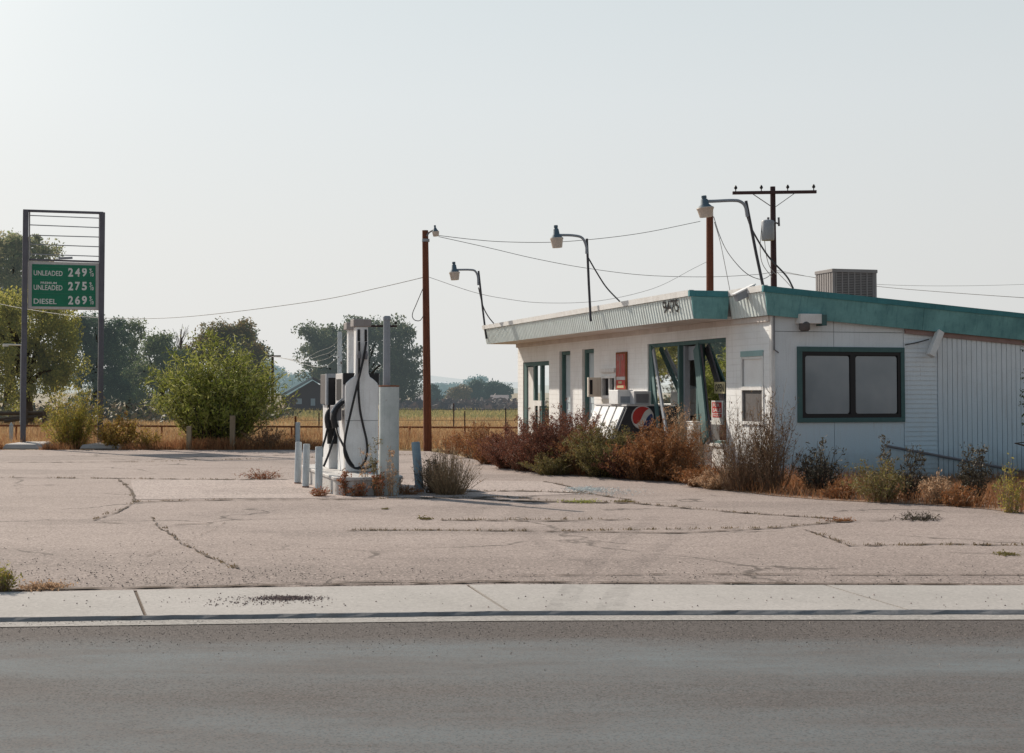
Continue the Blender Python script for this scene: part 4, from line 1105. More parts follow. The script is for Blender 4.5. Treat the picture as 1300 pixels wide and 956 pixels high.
# overhead wires
def wire(pts, r, mat, lab, name='overhead_wire'):
    """pts: (px,py,Y)"""
    P_ = cat_rom([at(*p) for p in pts], 8); mb = MB(); mb.tube(P_, r * .75, 5)
    tag(mb.build(name, mat, None, smooth=True), lab, 'wire')
wire([(557, 299, 35.2), (600, 304, 35.6), (640, 307, 36), (700, 307.5, 36.6), (760, 303, 37.2), (820, 295, 37.8), (889, 281, 38.5)], .010, M['wire'], 'topmost wire sagging between the two red brown poles')
wire([(557, 300.5, 35.2), (620, 314.5, 36.5), (680, 328.5, 38), (745, 340.5, 39.5), (820, 349.5, 42), (900, 351.5, 44), (960, 348.5, 45.5), (983, 345, 46)], .010, M['wire'], 'long wire sloping from the left brown pole to the utility pole')
wire([(545, 352, 35.2), (600, 370.5, 35.8), (640, 379, 36.2), (690, 384.5, 36.7), (760, 382, 37.4), (830, 366, 38), (880, 341, 38.4), (898, 332, 38.5)], .008, M['wirepale'], 'faint low wire sagging just above the canopy between brown poles')
wire([(-60, 372, 60), (0, 386, 56), (50, 395, 52), (105, 402, 48), (180, 404.5, 45), (260, 400, 42), (400, 382, 38.5), (480, 365.5, 36.4), (538, 352, 35.2)], .012, M['wirepale'], 'pale wire crossing the trees behind the price sign to the brown pole')
wire([(985, 345, 46), (1036, 352.5, 44), (1113, 363.5, 41), (1200, 371, 38), (1300, 378, 35), (1400, 384, 33)], .010, M['wire'], 'lower wire running right from the utility pole above the end fascia')
wire([(985, 343, 46.2), (1050, 355, 52), (1113, 361, 57), (1200, 363, 64), (1300, 361, 70), (1420, 355, 76)], .010, M['wirepale'], 'upper faint wire running right beyond the roof cooler')
wire([(906, 275, 38.4), (914, 300, 38.2), (925, 322, 37.5), (945, 345, 37), (962, 354, 38.5), (972, 353, 41), (982, 346, 45.8)], .014, M['wire'], 'slack black cable looping from the brown pole to the utility pole')
wire([(907, 282, 38.3), (914, 306, 38), (921, 340, 37), (927, 371, 36)], .012, M['wire'], 'black cable dropping from the brown pole to the roof')
wire([(986, 345, 45.8), (996, 355, 42), (1007, 367, 38)], .016, M['wire'], 'thick black cable dropping from the utility pole to the roof')
for i, (ya0, yb0, l_) in enumerate(((436, 452.2, 'topmost'), (442, 452.4, 'second'), (448, 452.6, 'third'), (456, 452.8, 'lowest'))):
    wire([(438 + i * 8, 414.5, 88), (425, ya0 + 1, 93), (405, ya0 + 10, 100), (380, 456 + i * 1.5, 108), (340 + i * 4.5, yb0, 118)], .016, M['wirepale'], l_ + ' of the four pale wires crossing the big tree left of the pump')
wire([(888, 281, 38.5), (800, 262, 60), (650, 300, 110)], .006, M['wirepale'], 'hair thin wire rising left from the brown pole behind the roof') if False else None

# ------------------------------------------------------------------ price sign
YS0, YS1 = 35.3, 35.95
def SY(px): return YS0 + (px - 31) / 99 * (YS1 - YS0)
def S(px, py, off=0): return at(px, py, SY(px) - off)
gs = empty('price_sign', gnd(79, 563), 'tall roadside fuel price sign with green panel between two grey posts', 'sign')
sr = (S(130, 500) - S(31, 500)); sr.z = 0; sr.normalize(); sf_ = Vector((sr.y, -sr.x, 0))
for pt, pb_ in (((34.3, 266.5), (28.2, 564)), ((130, 270), (127, 561))):
    a_, b_ = S(*pt), S(*pb_); a_.x = b_.x = (S(*pt).x + S(*pb_).x) / 2; a_.y = b_.y; b_.z = -.05
    mb = MB(); mb.bar(b_, a_, .13, .17, sf_); mb.build('post', M['postgrey'], gs, bevel=.008)
def sbar(x0, y0, x1, y1, wd, t, mat, name, off=0): 
    mb = MB(); mb.bar(S(x0, y0, off), S(x1, y1, off), wd, t); return mb.build(name, mat, gs)
sbar(33, 267.5, 131, 270.5, .10, .055, M['postgrey'], 'top_rail')
for k, (yl, yr) in enumerate(((273.5, 277), (285.5, 289), (298.5, 301), (310, 313.3), (322.5, 325.5))):
    sbar(38, yl, 126, yr, .025, .022, M['galv'], 'cross_rod')
sbar(37.5, 268, 37, 331, .03, .03, M['signframe'], 'side_rail'); sbar(126.5, 271, 126, 333, .03, .03, M['signframe'], 'side_rail')
sbar(37, 329.5, 127, 332.5, .05, .045, M['postgrey'], 'shelf_rail')
sbar(74, 328, 92, 327.4, .10, .05, M['galv'], 'sign_light')
q_ = [S(35.4, 392), S(126, 393.5), S(126, 334), S(36, 331.3)]
bk_ = [p - sf_ * .16 for p in q_]
mb = MB(); mb.hexa(q_, bk_); pn = mb.build('sign_panel', M['signframe'], gs, bevel=.012)
gq = [p + sf_ * .012 for p in (S(40.3, 389), S(121.3, 389.8), S(121.3, 337.2), S(40.6, 335.3))]
mb = MB(); mb.hexa([p for p in gq], [p - sf_ * .008 for p in gq]); gp = mb.build('green_face', M['signgreen'], pn)
for (y0_, y1_) in ((338.7, 340.8), (354.8, 356.6), (372.2, 374)):
    mb = MB(); mb.bar(S(41, y0_, .016), S(121, y1_, .016), .006, .014); mb.build('row_line', flat('row_line', (.03, .2, .13), .5), pn)
def stxt(s_, x0, x1, yt, yb_, bold=.012):
    o_ = S(x0, yb_, 0) + sf_ * .017; wd = (S(x1, yb_) - S(x0, yb_)).length; ht = (S(x0, yt) - S(x0, yb_)).length
    text_mesh(s_, o_, sr, (0, 0, 1), M['signwhite'], pn, 'lettering', width=wd, height=ht, bold=bold)
rowsT = ((('UNLEADED', 42.7, 79.4, 343.2, 349.6), '249', 340.0, 351.2), (('UNLEADED', 42.7, 79.2, 361.5, 368.0), '275', 357.8, 368.6), (('DIESEL', 42.7, 71.8, 379, 385.6), '269', 375.6, 386.6))
for (nm, x0_, x1_, yt, yb_), d3, dt, db in rowsT:
    stxt(nm, x0_, x1_, yt, yb_)
    for k, ch in enumerate(d3): stxt(ch, 86.4 + k * 8.7, 92.8 + k * 8.7, dt, db, .035)
    hgt = db - dt
    stxt('9', 113.4, 116, dt + .3, dt + hgt * .44, .03); stxt('10', 115, 118.8, dt + hgt * .58, db, .03)
    mb = MB(); mb.bar(S(113.6, dt + hgt * .58) + sf_ * .018, S(117.4, dt + hgt * .40) + sf_ * .018, .004, .018); mb.build('fraction_bar', M['signwhite'], pn)
stxt('PREMIUM', 51.5, 72, 357.6, 360.4, .02)
# concrete bases
def rough_block(px0, px1, py_front, h, dep, lab):
    a_, b_ = gnd(px0, py_front), gnd(px1, py_front); mb = MB(); n = 7; pts = []
    mb.hexa([a_, b_, b_ + Vector((-.05, dep, 0)), a_ + Vector((.05, dep, 0))], [a_ + Vector((.06, .05, h * .8)), b_ + Vector((-.12, .06, h * .75)), b_ + Vector((-.2, dep, h)), a_ + Vector((.2, dep, h))])
    tag(mb.build('concrete_footing', M['concrete'], None, bevel=.03), lab, 'footing', 'footings of the price sign')
rough_block(2, 57, 570.5, .16, 1.0, 'weathered concrete footing under the left post of the price sign')
rough_block(100, 156, 570, .13, 1.2, 'weathered concrete footing under the right post of the price sign')

# ------------------------------------------------------------------ pump island
IX = gnd(471, 629); TI = Matrix.Translation(IX) @ Matrix.Rotation(TH, 4, 'Z')
isl = empty('pump_island', IX, 'raised pale painted concrete pump island with rounded nose', 'island', rotz=TH)
prof = []
hw = .46; rr_ = .26; Lb = 3.6
for cx_, cy_, a0_ in ((hw - rr_, rr_, 270), (hw - rr_, Lb - rr_, 0), (-hw + rr_, Lb - rr_, 90), (-hw + rr_, rr_, 180)):
    for k in range(7):
        a = R(a0_ + k * 15); prof.append((cx_ + rr_ * math.cos(a), cy_ + rr_ * math.sin(a)))
mb = MB(TI); mb.prism([(x, y, -.05) for x, y in prof], (0, 0, .25)); mb.build('kerb', M['islandpaint'], isl, smooth='auto')
mb = MB(TI); mb.prism([(x * 1.045, (y - Lb / 2) * 1.015 + Lb / 2, .201) for x, y in prof], (0, 0, .045)); mb.build('top_slab', M['islandpaint'], isl, bevel=.008, smooth='auto')
def I(a, b_, z): return TI @ Vector((a, b_, z))

def pump(a_c, b0, hw_, lab, dark, a_m=None):
    e_ = empty('fuel_pump', I(a_c, b0 + .4, .246), lab, 'fuel pump', 'old fuel pumps on the island', rotz=TH)
    x0_, x1_ = a_c - hw_, a_c + hw_; zb_, zt = .246, 1.66; dp = .62
    mb = MB(TI); mb.span(x0_ + .01, x1_ - .01, b0 + .08, b0 + .08 + dp, zb_, 1.20); cab = mb.build('cabinet', M['pumpwhite'], e_, bevel=.01)
    mb = MB(TI); mb.span(x0_ - .03, x1_ + .03, b0 + .085, b0 + .08 + dp, 1.205, zt); hdp = mb.build('head', M['signframe'] if not dark else M['coolerdark'], e_, bevel=.008)
    mb = MB(TI); mb.span(x0_ - .02, x1_ + .02, b0 + .07, b0 + .084, 1.50, zt + .005)
    if not dark: mb.span(x0_ - .034, x0_ - .028, b0 + .16, b0 + .62, 1.27, 1.58); mb.build('display', M['black'], hdp)
    # shouldered front cowl
    ms_ = .085
    half = [(hw_, zb_ + .005), (hw_, 1.46), (hw_ - .015, 1.52), (hw_ - .05, 1.555), (ms_ + .07, 1.585), (ms_ + .03, 1.61), (ms_ + .012, 1.66), (ms_, 2.33)]
    pl = [(a_c + x, b0, z) for x, z in half] + [(a_c - x, b0, z) for x, z in half[::-1]]
    if not dark:
        mb = MB(TI); mb.prism(pl, (0, .068, 0)); cw = mb.build('side_cowl', M['pumpwhite'], e_, bevel=.012, label='white cowl panel with shouldered top')
        mb = MB(TI); mb.span(x0_ + .006, x1_ - .006, b0 - .004, b0 + .002, .98, .986); mb.build('panel_seam', M['steel'], cw)
        mb = MB(TI); mb.span(x0_ - .004, x0_ + .05, b0 + .068, b0 + .10, .25, 1.2); mb.build('edge_trim', M['creamy'], cw)
    else:
        mb = MB(TI); mb.span(x0_ - .02, x1_ - .0, b0 - .02, b0 + .07, .62, 1.60); cw = mb.build('front_panel', M['black'], e_, label='dark front where the cowl is missing')
        mb = MB(TI); mb.span(x0_ - .05, x0_ - .021, b0 - .04, b0 + .07, 1.20, 1.665); mb.span(x0_ - .021, x1_, b0 - .04, b0 + .07, 1.605, 1.665); mb.build('frame', M['galv'], cw)
    a_m = a_c if a_m is None else a_m
    mb = MB(TI); mb.span(a_m - ms_, a_m + ms_, b0 + .07 if not dark else b0 + .08, b0 + .22, 1.58, 2.33); mst = mb.build('mast', M['pumpwhite'], e_, bevel=.008)
    mb = MB(TI); mb.span(a_m - ms_ - .045, a_m + ms_ + .045, b0 - .02, b0 + .26, 2.33, 2.44); mb.build('mast_cap', M['cooler'], mst, bevel=.012)
    mb = MB(TI)
    for sx2 in (-1, 1) if not dark else ():
        mb = MB(TI); mb.span(a_m + sx2 * (ms_ - .035) - .018, a_m + sx2 * (ms_ - .035) + .018, b0 - .012, b0 - .002, 2.12, 2.29); mb.build('hose_slot', M['black'], mst); mb = MB(TI)
        mb.tube([I_(a_m + sx2 * (ms_ - .035), b0 - .03, z_) for z_ in (1.86, 1.92, 1.98)], [.022, .03, .02], 8)
        mb.build('hose_swivel', M['steel'], mst)
    return e_, cab
def I_(a, b_, z): return Vector((a, b_, z))
def fpx(px, py, b_):   # point on the island plane b = const
    o, d = TI.inverted() @ EYE, TI.to_3x3().inverted() @ ray(px, py); p = o + d * ((b_ - o.y) / d.y); return p
PB = 1.22
A1 = fpx(459.5, 520, PB).x; A2 = fpx(447.5, 520, PB + .95).x
p1_, cab1 = pump(A1, PB, .24, 'white fuel pump nearest the road with black hoses looped down its side', False)
p2_, cab2 = pump(A2, PB + .95, .35, 'second fuel pump behind the white one with its dark front exposed', True, fpx(450.5, 450, PB + .95).x)
def hose(e_, pts, b_, r=.017):
    mb = MB(TI); mb.tube(cat_rom([fpx(x, y, bb + b_) for x, y, bb in pts], 8), r, 8); mb.build('hose', M['black'], e_, smooth=True)
B1 = PB - .12
hose(p1_, [(456, 434, .09), (456, 450, .085), (455.5, 475, .07), (455, 495, .05), (457, 520, .05), (461, 540, .05), (465.5, 560, .04), (466, 575, .03), (462, 588, .02), (453, 594.5, .02), (445, 589, .02), (439, 575, .02), (437, 562, .06)], B1)
hose(p1_, [(465, 434, .09), (462.5, 450, .075), (458, 470, .05), (452, 495, .03), (445, 525, .02), (439, 552, .0), (437, 572, -.01), (441, 585, -.02), (448, 593, -.02), (460, 595, -.01), (472, 592, .05), (478, 588, .12)], B1)
hose(p1_, [(426, 541, .4), (429, 552, .25), (437, 568, .05), (443, 583, .0), (449, 592, .0)], B1)
def nozzle(e_, pts, b_, r=.034):
    P_ = cat_rom([fpx(x, y, b_) for x, y in pts]); n = len(P_)
    mb = MB(TI); mb.tube(P_, [r * (1 - .55 * k / (n - 1)) for k in range(n)], 8); mb.build('nozzle', M['black'], e_, smooth='auto')
x0_ = A1 - .24
mb = MB(TI); mb.span(x0_ - .15, x0_ - .031, PB + .12, PB + .45, .98, 1.20); mb.build('nozzle_boot', M['steel'], p1_, bevel=.012)
nozzle(p1_, [(426, 543), (423.5, 530), (427, 519), (434, 512), (440, 508)], PB + .1, .05)
mb = MB(TI); mb.tube(cat_rom([fpx(440, 503, PB + .1), fpx(433, 508, PB + .1), fpx(426, 515, PB + .1), fpx(420.5, 524, PB + .1)]), .016, 6); mb.build('nozzle_guard', M['galv'], p1_, smooth='auto')
x0_ = A2 - .35
mb = MB(TI); mb.span(x0_ - .04, x0_ + .10, PB + .9, PB + .935, .84, 1.12); mb.build('nozzle_boot', M['black'], p2_, bevel=.012)
nozzle(p2_, [(417, 543), (415, 530), (418, 520), (426, 512)], PB + .9, .045)
hose(p2_, [(416.5, 541, .9), (413, 556, .88), (409.5, 568, .86), (409, 580, .85)], PB)
hose(p2_, [(427, 541, .9), (424, 556, .8), (417, 577, .7), (411, 592, .65)], PB)

# vent pipe with tall slim pipe on top
vp = gnd(493.5, 628.5); vt = empty('vent_pipe', vp, 'thick pale steel pipe with slim grey pipe on top, right of the pump', 'pipe')
zt = (497 - 490) / F * vp.y + CAMH
mb = MB(); mb.lathe(vp, [(.137, -.05), (.137, zt - .012)], 28); mb.build('casing', M['pipeblue'], vt, smooth='auto')
mb = MB(); mb.lathe(vp + Vector((0, 0, zt - .011)), [(.141, 0), (.141, .018), (.06, .022)], 28); mb.build('rim', M['rust'], vt, smooth='auto')
zt2 = (497 - 401) / F * vp.y + CAMH
mb = MB(); off = Vector((-.035, .02, 0)); mb.lathe(vp + off, [(.05, zt), (.046, zt2 - .06), (.052, zt2 - .058), (.055, zt2 - .02), (.044, zt2)], 16); mb.build('slim_pipe', M['galv'], vt, smooth='auto')
# thin pale pipe behind the pumps
q_ = I(fpx(431.5, 520, PB + .80).x, PB + .80, 0); mb = MB(); tp = at(431.5, 421, q_.y); bt = at(431, 600, q_.y); bt.z = .246
mb.tube([bt, tp], .034, 10); tag(mb.build('thin_pipe', M['bolblue'], None, smooth='auto'), 'tall thin pale pipe standing behind the pumps', 'pipe')
# bollards
def bollard(pxb, pyb, pxt, pyt, r, mat, lab, grp='steel guard posts by the pump island'):
    b_ = gnd(pxb, pyb); t_ = at(pxt, pyt, b_.y + .01); e_ = empty('bollard', b_, lab, 'bollard', grp)
    mb = MB(); d = (t_ - b_); mb.tube([b_ - d * .05, b_ + d * .97, t_], [r, r, r * .9], 16); mb.build('post', mat, e_, smooth='auto')
    mb = MB(); mb.tube([b_ - d * .01, b_ + d * .03], r * 1.06, 16); mb.build('rust_ring', M['rust'], e_, smooth='auto')
bollard(377.8, 614, 379.2, 561, .050, M['bolblue'], 'leftmost of three pale guard posts left of the pump')
bollard(388, 619, 389.3, 563.5, .050, M['bolblue'], 'middle one of three pale guard posts left of the pump')
bollard(404.5, 625.5, 405, 567, .052, M['bolblue'], 'rust streaked pale guard post nearest the pump on its left')
bollard(533, 624.5, 527.5, 561, .060, M['bolardblue'], 'leaning blue guard post right of the pump beside the dry clump')
b_ = gnd(419.5, 619)
mb = MB(); mb.tube([b_ - Vector((0, 0, .03)), b_ + Vector((0, 0, .23))], .055, 12); tag(mb.build('stub_post', M['creamy'], None, smooth='auto'), 'short cream stub post against the left side of the island', 'post')

# ------------------------------------------------------------------ guard rail, posts, fences behind the lot
YR = 38.2
gr = empty('pipe_rail', at(300, 565, YR), 'long low rusty pipe rail along the back of the lot', 'rail')
pts = [at(x, 541.5 + (x - 300) * .004, YR) for x in range(-80, 700, 40)]
mb = MB(); mb.tube(pts, .028, 6); mb.build('rail', M['rust'], gr)
for x in (20, 112, 205, 370, 425, 520, 590, 642):
    a_ = at(x, 541, YR); mb = MB(); mb.tube([Vector((a_.x, YR + .03, -.1)), Vector((a_.x, YR + .03, a_.z))], .025, 6); mb.build('post', M['rust'], gr)
def wpost(px, pyb, pyt, hw_, mat, lab, grp, point=False, name='wooden_post'):
    b_ = gnd(px, pyb); t_ = at(px, pyt, b_.y); h = t_.z; mb = MB()
    mb.span(b_.x - hw_, b_.x + hw_, b_.y - hw_, b_.y + hw_, -.05, h)
    if point: mb.add([(b_.x - hw_, b_.y - hw_, h + .002), (b_.x + hw_, b_.y - hw_, h + .002), (b_.x + hw_, b_.y + hw_, h + .002), (b_.x - hw_, b_.y + hw_, h + .002), (b_.x, b_.y, h + .10)], [(0, 1, 4), (1, 2, 4), (2, 3, 4), (3, 0, 4)])
    tag(mb.build(name, mat, None, bevel=.008), lab, 'post', grp)
wpost(240, 571, 541, .055, M['postwood'], 'shorter weathered wooden post before the big green bush', 'posts at the lot edge')
wpost(295, 571, 527.5, .058, M['postwood'], 'taller weathered wooden post before the big green bush', 'posts at the lot edge')
wpost(14, 565, 540, .042, M['bolblue'], 'pale pointed post left of the price sign', 'posts at the lot edge', True)
wpost(375, 567, 528, .025, M['rust'], 'thin rusty stake behind the pale guard posts', 'posts at the lot edge', name='metal_stake')
wpost(378, 571, 536, .05, M['bolblue'], 'square grey post behind the pale guard posts', 'posts at the lot edge')
# wire fence beyond the field
fx = [(455, 538), (498, 538), (590, 540), (642, 543)]
wf = empty('wire_fence', at(560, 545, 47), 'thin dark stakes of a wire fence across the dry field', 'fence')
for (x, t_) in ((405, 524), (452, 523), (590, 522), (642, 518), (576, 512), (505, 526)):
    a_ = at(x, t_, 47); mb = MB(); mb.tube([Vector((a_.x, 47, -.1)), a_], .022, 5); mb.build('stake', M['utilwood'], wf)
for zz in (.45, .8): 
    mb = MB(); mb.tube([Vector((at(x, 500, 47).x, 47, zz)) for x in (380, 450, 520, 590, 660)], .006, 4); mb.build('strand', M['wire'], wf)
# log rails at the far left
lr = empty('log_rail_fence', at(20, 540, 52), 'dark log rails under the big yellow green tree', 'fence')
for (x0_, y0_, x1_, y1_) in ((-60, 526, 60, 524), (-60, 539, 25, 530), (5, 535, 58, 527)):
    mb = MB(); mb.tube([at(x0_, y0_, 52), at(x1_, y1_, 52.4)], .07, 7); mb.build('log', M['bark'], lr, smooth='auto')
for x in (-40, 33, 57):
    a_ = at(x, 520, 52.2); mb = MB(); mb.tube([Vector((a_.x, 52.2, -.1)), a_], .08, 7); mb.build('post', M['bark'], lr, smooth='auto')
# pale arm of a far street light beside the sign
sl = empty('street_light', Vector((at(24, 500, 50).x, 50, 0)), 'pale bracket street light arm left of the price sign post', 'street light')
mb = MB(); b_ = Vector((at(27.5, 500, 50).x, 50, -.05)); mb.tube([b_, at(27.5, 438, 50)], .05, 8); mb.build('pole', M['galv'], sl)
mb = MB(); mb.tube([at(27.5, 438, 50), at(12, 437.5, 49.5), at(4, 437.5, 49.3)], .035, 6); mb.build('arm', M['signwhite'], sl)
mb = MB(); mb.bar(at(4, 438.5, 49.3), at(10, 438.5, 49.4), .14, .08); mb.build('lamp_head', M['signwhite'], sl)

# ------------------------------------------------------------------ farm shed
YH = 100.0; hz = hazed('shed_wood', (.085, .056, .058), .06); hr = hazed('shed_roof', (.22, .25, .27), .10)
fs_ = empty('farm_shed', at(396, 523, YH), 'brown gabled farm shed with pale roof edge across the field', 'shed')
A = at(362, 504, YH); B = at(431, 504.5, YH); AP = at(397, 483, YH); zg = -.1
mb = MB(); fwd = Vector((-1.0, 7, 0))
front = [Vector((A.x, YH, zg)), Vector((B.x, YH, zg)), B, AP, A]
mb.prism(front[::-1] if False else front, fwd); mb.build('wall', hz, fs_)
e0 = at(356.5, 503.5, YH - .4); e1 = at(396.5, 480.6, YH - .4); e2 = at(437, 504, YH - .4); th = Vector((0, 0, .14))
mb = MB(); f2_ = fwd * 1.08
mb.hexa([e0, e1, e1 + f2_, e0 + f2_], [e0 + th, e1 + th, e1 + th + f2_, e0 + th + f2_]); rf = mb.build('roof', hr, fs_)
mb = MB(); mb.hexa([e1 + Vector((.01, 0, 0)), e2, e2 + f2_, e1 + Vector((.01, 0, 0)) + f2_], [e1 + th + Vector((.01, 0, 0)), e2 + th, e2 + th + f2_, e1 + th + Vector((.01, 0, 0)) + f2_]); mb.build('roof', hz, fs_)
for (x0_, x1_, y0_, y1_) in ((376, 383, 506, 513), (394.5, 400, 506, 515), (408.5, 416, 507, 515)):
    a_, b2 = at(x0_, y0_, YH - .05), at(x1_, y1_, YH - .05); mb = MB(); mb.span(a_.x, b2.x, YH - .06, YH + .02, b2.z, a_.z); mb.build('window', hazed('shed_pane', (.28, .34, .40), .1), fs_)
# farm-yard fence and sheds across the field
yf = empty('farm_fence', at(590, 520, 105), 'dark timber yard fence along the far side of the green strip', 'fence')
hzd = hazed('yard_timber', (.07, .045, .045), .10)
for k, x in enumerate(range(520, 676, 9)):
    a_ = at(x, 511 + (k % 3), 105); mb = MB(); mb.tube([Vector((a_.x, 105, -.1)), a_], .07, 5); mb.build('post', hzd, yf)
for y_ in (512.5, 515.5, 519):
    mb = MB(); mb.bar(at(516, y_, 105), at(680, y_, 105), .05, .11); mb.build('rail', hzd, yf)
def small_shed(px0, px1, py0, py1, Y, cw, cr, lab):
    a_, b2 = at(px0, py0, Y), at(px1, py1, Y); e_ = empty('yard_shed', Vector(((a_.x + b2.x) / 2, Y, 0)), lab, 'shed')
    mb = MB(); h = a_.z; mb.span(a_.x, b2.x, Y, Y + 4, -.1, h); mb.build('wall', cw, e_)
    mb = MB(); mb.hexa([(a_.x - .3, Y - .4, h + .002), (b2.x + .3, Y - .4, h + .002), (b2.x + .3, Y + 4.3, h + .6), (a_.x - .3, Y + 4.3, h + .6)], [(a_.x - .3, Y - .4, h + .15), (b2.x + .3, Y - .4, h + .15), (b2.x + .3, Y + 4.3, h + .75), (a_.x - .3, Y + 4.3, h + .75)]); mb.build('roof', cr, e_)
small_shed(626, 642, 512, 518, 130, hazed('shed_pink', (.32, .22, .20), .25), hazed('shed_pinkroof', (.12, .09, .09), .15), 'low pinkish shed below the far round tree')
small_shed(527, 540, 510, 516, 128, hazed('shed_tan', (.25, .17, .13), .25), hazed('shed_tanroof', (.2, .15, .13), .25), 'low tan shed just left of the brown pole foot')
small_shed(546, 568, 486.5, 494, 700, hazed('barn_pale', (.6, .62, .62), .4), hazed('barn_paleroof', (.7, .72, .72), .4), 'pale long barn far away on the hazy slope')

# ------------------------------------------------------------------ foliage
def clumps_in(blobs, n, shell=.55):
    V_ = np.array([b[3] * b[4] * b[5] for b in blobs]) ** .62; V_ = V_ / V_.sum(); idx = RNG.choice(len(blobs), n, p=V_)
    B = np.array(blobs)[idx]; d = unit(RNG.normal(size=(n, 3))); r = shell + (1 - shell) * RNG.random((n, 1)) ** .7
    r *= RNG.uniform(.75, 1.16, (n, 1))
    return B[:, :3] + d * r * B[:, 3:6]
def tree(name, lab, cat, base, blobs, ncl, per, csize, leaf, lm, grp=None, trunk=.18, limb=8, droop=0.0, bark=None, aspect=.55, shell=.55):
    base = Vector(base); e_ = empty(name, base, lab, cat, grp)
    ext = []
    for b in blobs:
        for k in range(4):
            d = RNG.normal(size=3); d[2] = abs(d[2]) * .9 + .1; d /= np.linalg.norm(d); q_ = RNG.uniform(.26, .42)
            ext.append((b[0] + d[0] * b[3] * .85, b[1] + d[1] * b[4] * .85, b[2] + d[2] * b[5] * .85, b[3] * q_, b[4] * q_, b[5] * q_ * 1.15))
    blobs = list(blobs) + ext
    per = int(per * 4.4); ncl = max(30, int(ncl * .5)); leaf *= .62; csize *= 1.08
    C = clumps_in(blobs, ncl, shell); C[:, 2] = np.maximum(C[:, 2], .15)
    cs = csize * RNG.uniform(.5, 1.4, (ncl, 1, 1)) * np.array([1, 1, .8])
    Pn = (C[:, None, :] + unit(RNG.normal(size=(ncl, per, 3))) * RNG.random((ncl, per, 1)) ** .5 * cs * .78).reshape(-1, 3)
    if droop: Pn[:, 2] -= np.abs(RNG.normal(size=len(Pn))) * droop
    Pn[:, 2] = np.maximum(Pn[:, 2], .05)
    ax = np.array([0, 0, -.8]) if droop else None
    np_mesh('crown', leaf_quads(Pn, leaf, leaf * aspect, ax), 4, lm, e_)
    mb = MB(); zc = sum(b[2] for b in blobs) / len(blobs); cx_ = sum(b[0] for b in blobs) / len(blobs); cy_ = sum(b[1] for b in blobs) / len(blobs)
    fork = base.lerp(Vector((cx_, cy_, zc)), .45)
    mb.tube([base - Vector((0, 0, .1)), base.lerp(fork, .5) + Vector((random.uniform(-.1, .1), 0, 0)), fork], [trunk * 1.25, trunk, trunk * .75], 8)
    for k in RNG.choice(ncl, min(limb, ncl), replace=False):
        t_ = Vector(C[k]); mid = fork.lerp(t_, .5) + Vector((random.gauss(0, .1), random.gauss(0, .1), .1 * (t_ - fork).length))
        mb.tube([fork, mid, t_], [trunk * .55, trunk * .3, trunk * .08], 5, False)
    mb.build('trunk', bark or M['bark'], e_, smooth=True)
    return e_
def B_(px, py, Y, rx, ry, rd_=None):   # blob from photo pixels at depth Y
    p = at(px, py, Y); s_ = Y / F; return (p.x, p.y, p.z, rx * s_, (rd_ or rx) * s_, ry * s_)
L = {}
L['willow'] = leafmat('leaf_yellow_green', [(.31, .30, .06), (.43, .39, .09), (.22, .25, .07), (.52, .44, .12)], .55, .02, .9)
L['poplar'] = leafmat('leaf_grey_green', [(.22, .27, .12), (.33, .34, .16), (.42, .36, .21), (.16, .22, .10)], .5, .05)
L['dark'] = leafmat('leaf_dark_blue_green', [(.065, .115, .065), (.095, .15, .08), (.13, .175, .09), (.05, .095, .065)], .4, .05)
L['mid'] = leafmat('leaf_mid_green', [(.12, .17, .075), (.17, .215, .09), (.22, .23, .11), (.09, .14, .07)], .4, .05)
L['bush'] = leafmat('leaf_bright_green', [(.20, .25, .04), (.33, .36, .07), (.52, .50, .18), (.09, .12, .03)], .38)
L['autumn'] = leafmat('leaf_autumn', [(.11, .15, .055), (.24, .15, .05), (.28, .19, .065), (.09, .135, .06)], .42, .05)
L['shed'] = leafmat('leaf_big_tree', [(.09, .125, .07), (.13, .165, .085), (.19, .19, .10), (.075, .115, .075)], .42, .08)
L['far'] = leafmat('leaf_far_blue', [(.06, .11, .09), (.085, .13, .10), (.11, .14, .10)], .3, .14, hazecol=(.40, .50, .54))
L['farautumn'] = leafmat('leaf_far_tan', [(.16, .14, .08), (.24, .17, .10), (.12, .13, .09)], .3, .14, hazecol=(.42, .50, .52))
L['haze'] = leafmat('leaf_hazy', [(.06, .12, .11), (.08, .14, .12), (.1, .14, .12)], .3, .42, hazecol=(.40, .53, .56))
L['sapling'] = leafmat('leaf_yellowing', [(.33, .31, .07), (.46, .37, .08), (.20, .24, .07), (.54, .34, .07)], .45)
L['yellow'] = leafmat('leaf_yellow', [(.44, .31, .06), (.50, .33, .09), (.34, .25, .09), (.36, .17, .06)], .45)
G1 = 'trees behind the lot on the left'
gz0 = -.06
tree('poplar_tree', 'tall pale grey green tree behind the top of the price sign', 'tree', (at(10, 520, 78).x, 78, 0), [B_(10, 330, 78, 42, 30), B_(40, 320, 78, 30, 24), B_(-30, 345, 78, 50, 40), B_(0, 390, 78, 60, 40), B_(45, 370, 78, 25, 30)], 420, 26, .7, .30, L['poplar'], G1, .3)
tree('willow_tree', 'broad yellow green tree behind the left post of the price sign', 'tree', (at(35, 545, 60).x, 60, 0), [B_(25, 400, 60, 58, 40), B_(60, 415, 60, 42, 40), B_(75, 450, 60, 32, 45), B_(10, 460, 60, 70, 55), B_(-40, 420, 60, 55, 55), B_(40, 480, 60, 50, 30)], 620, 30, .55, .20, L['willow'], G1, .26, 10, .25)
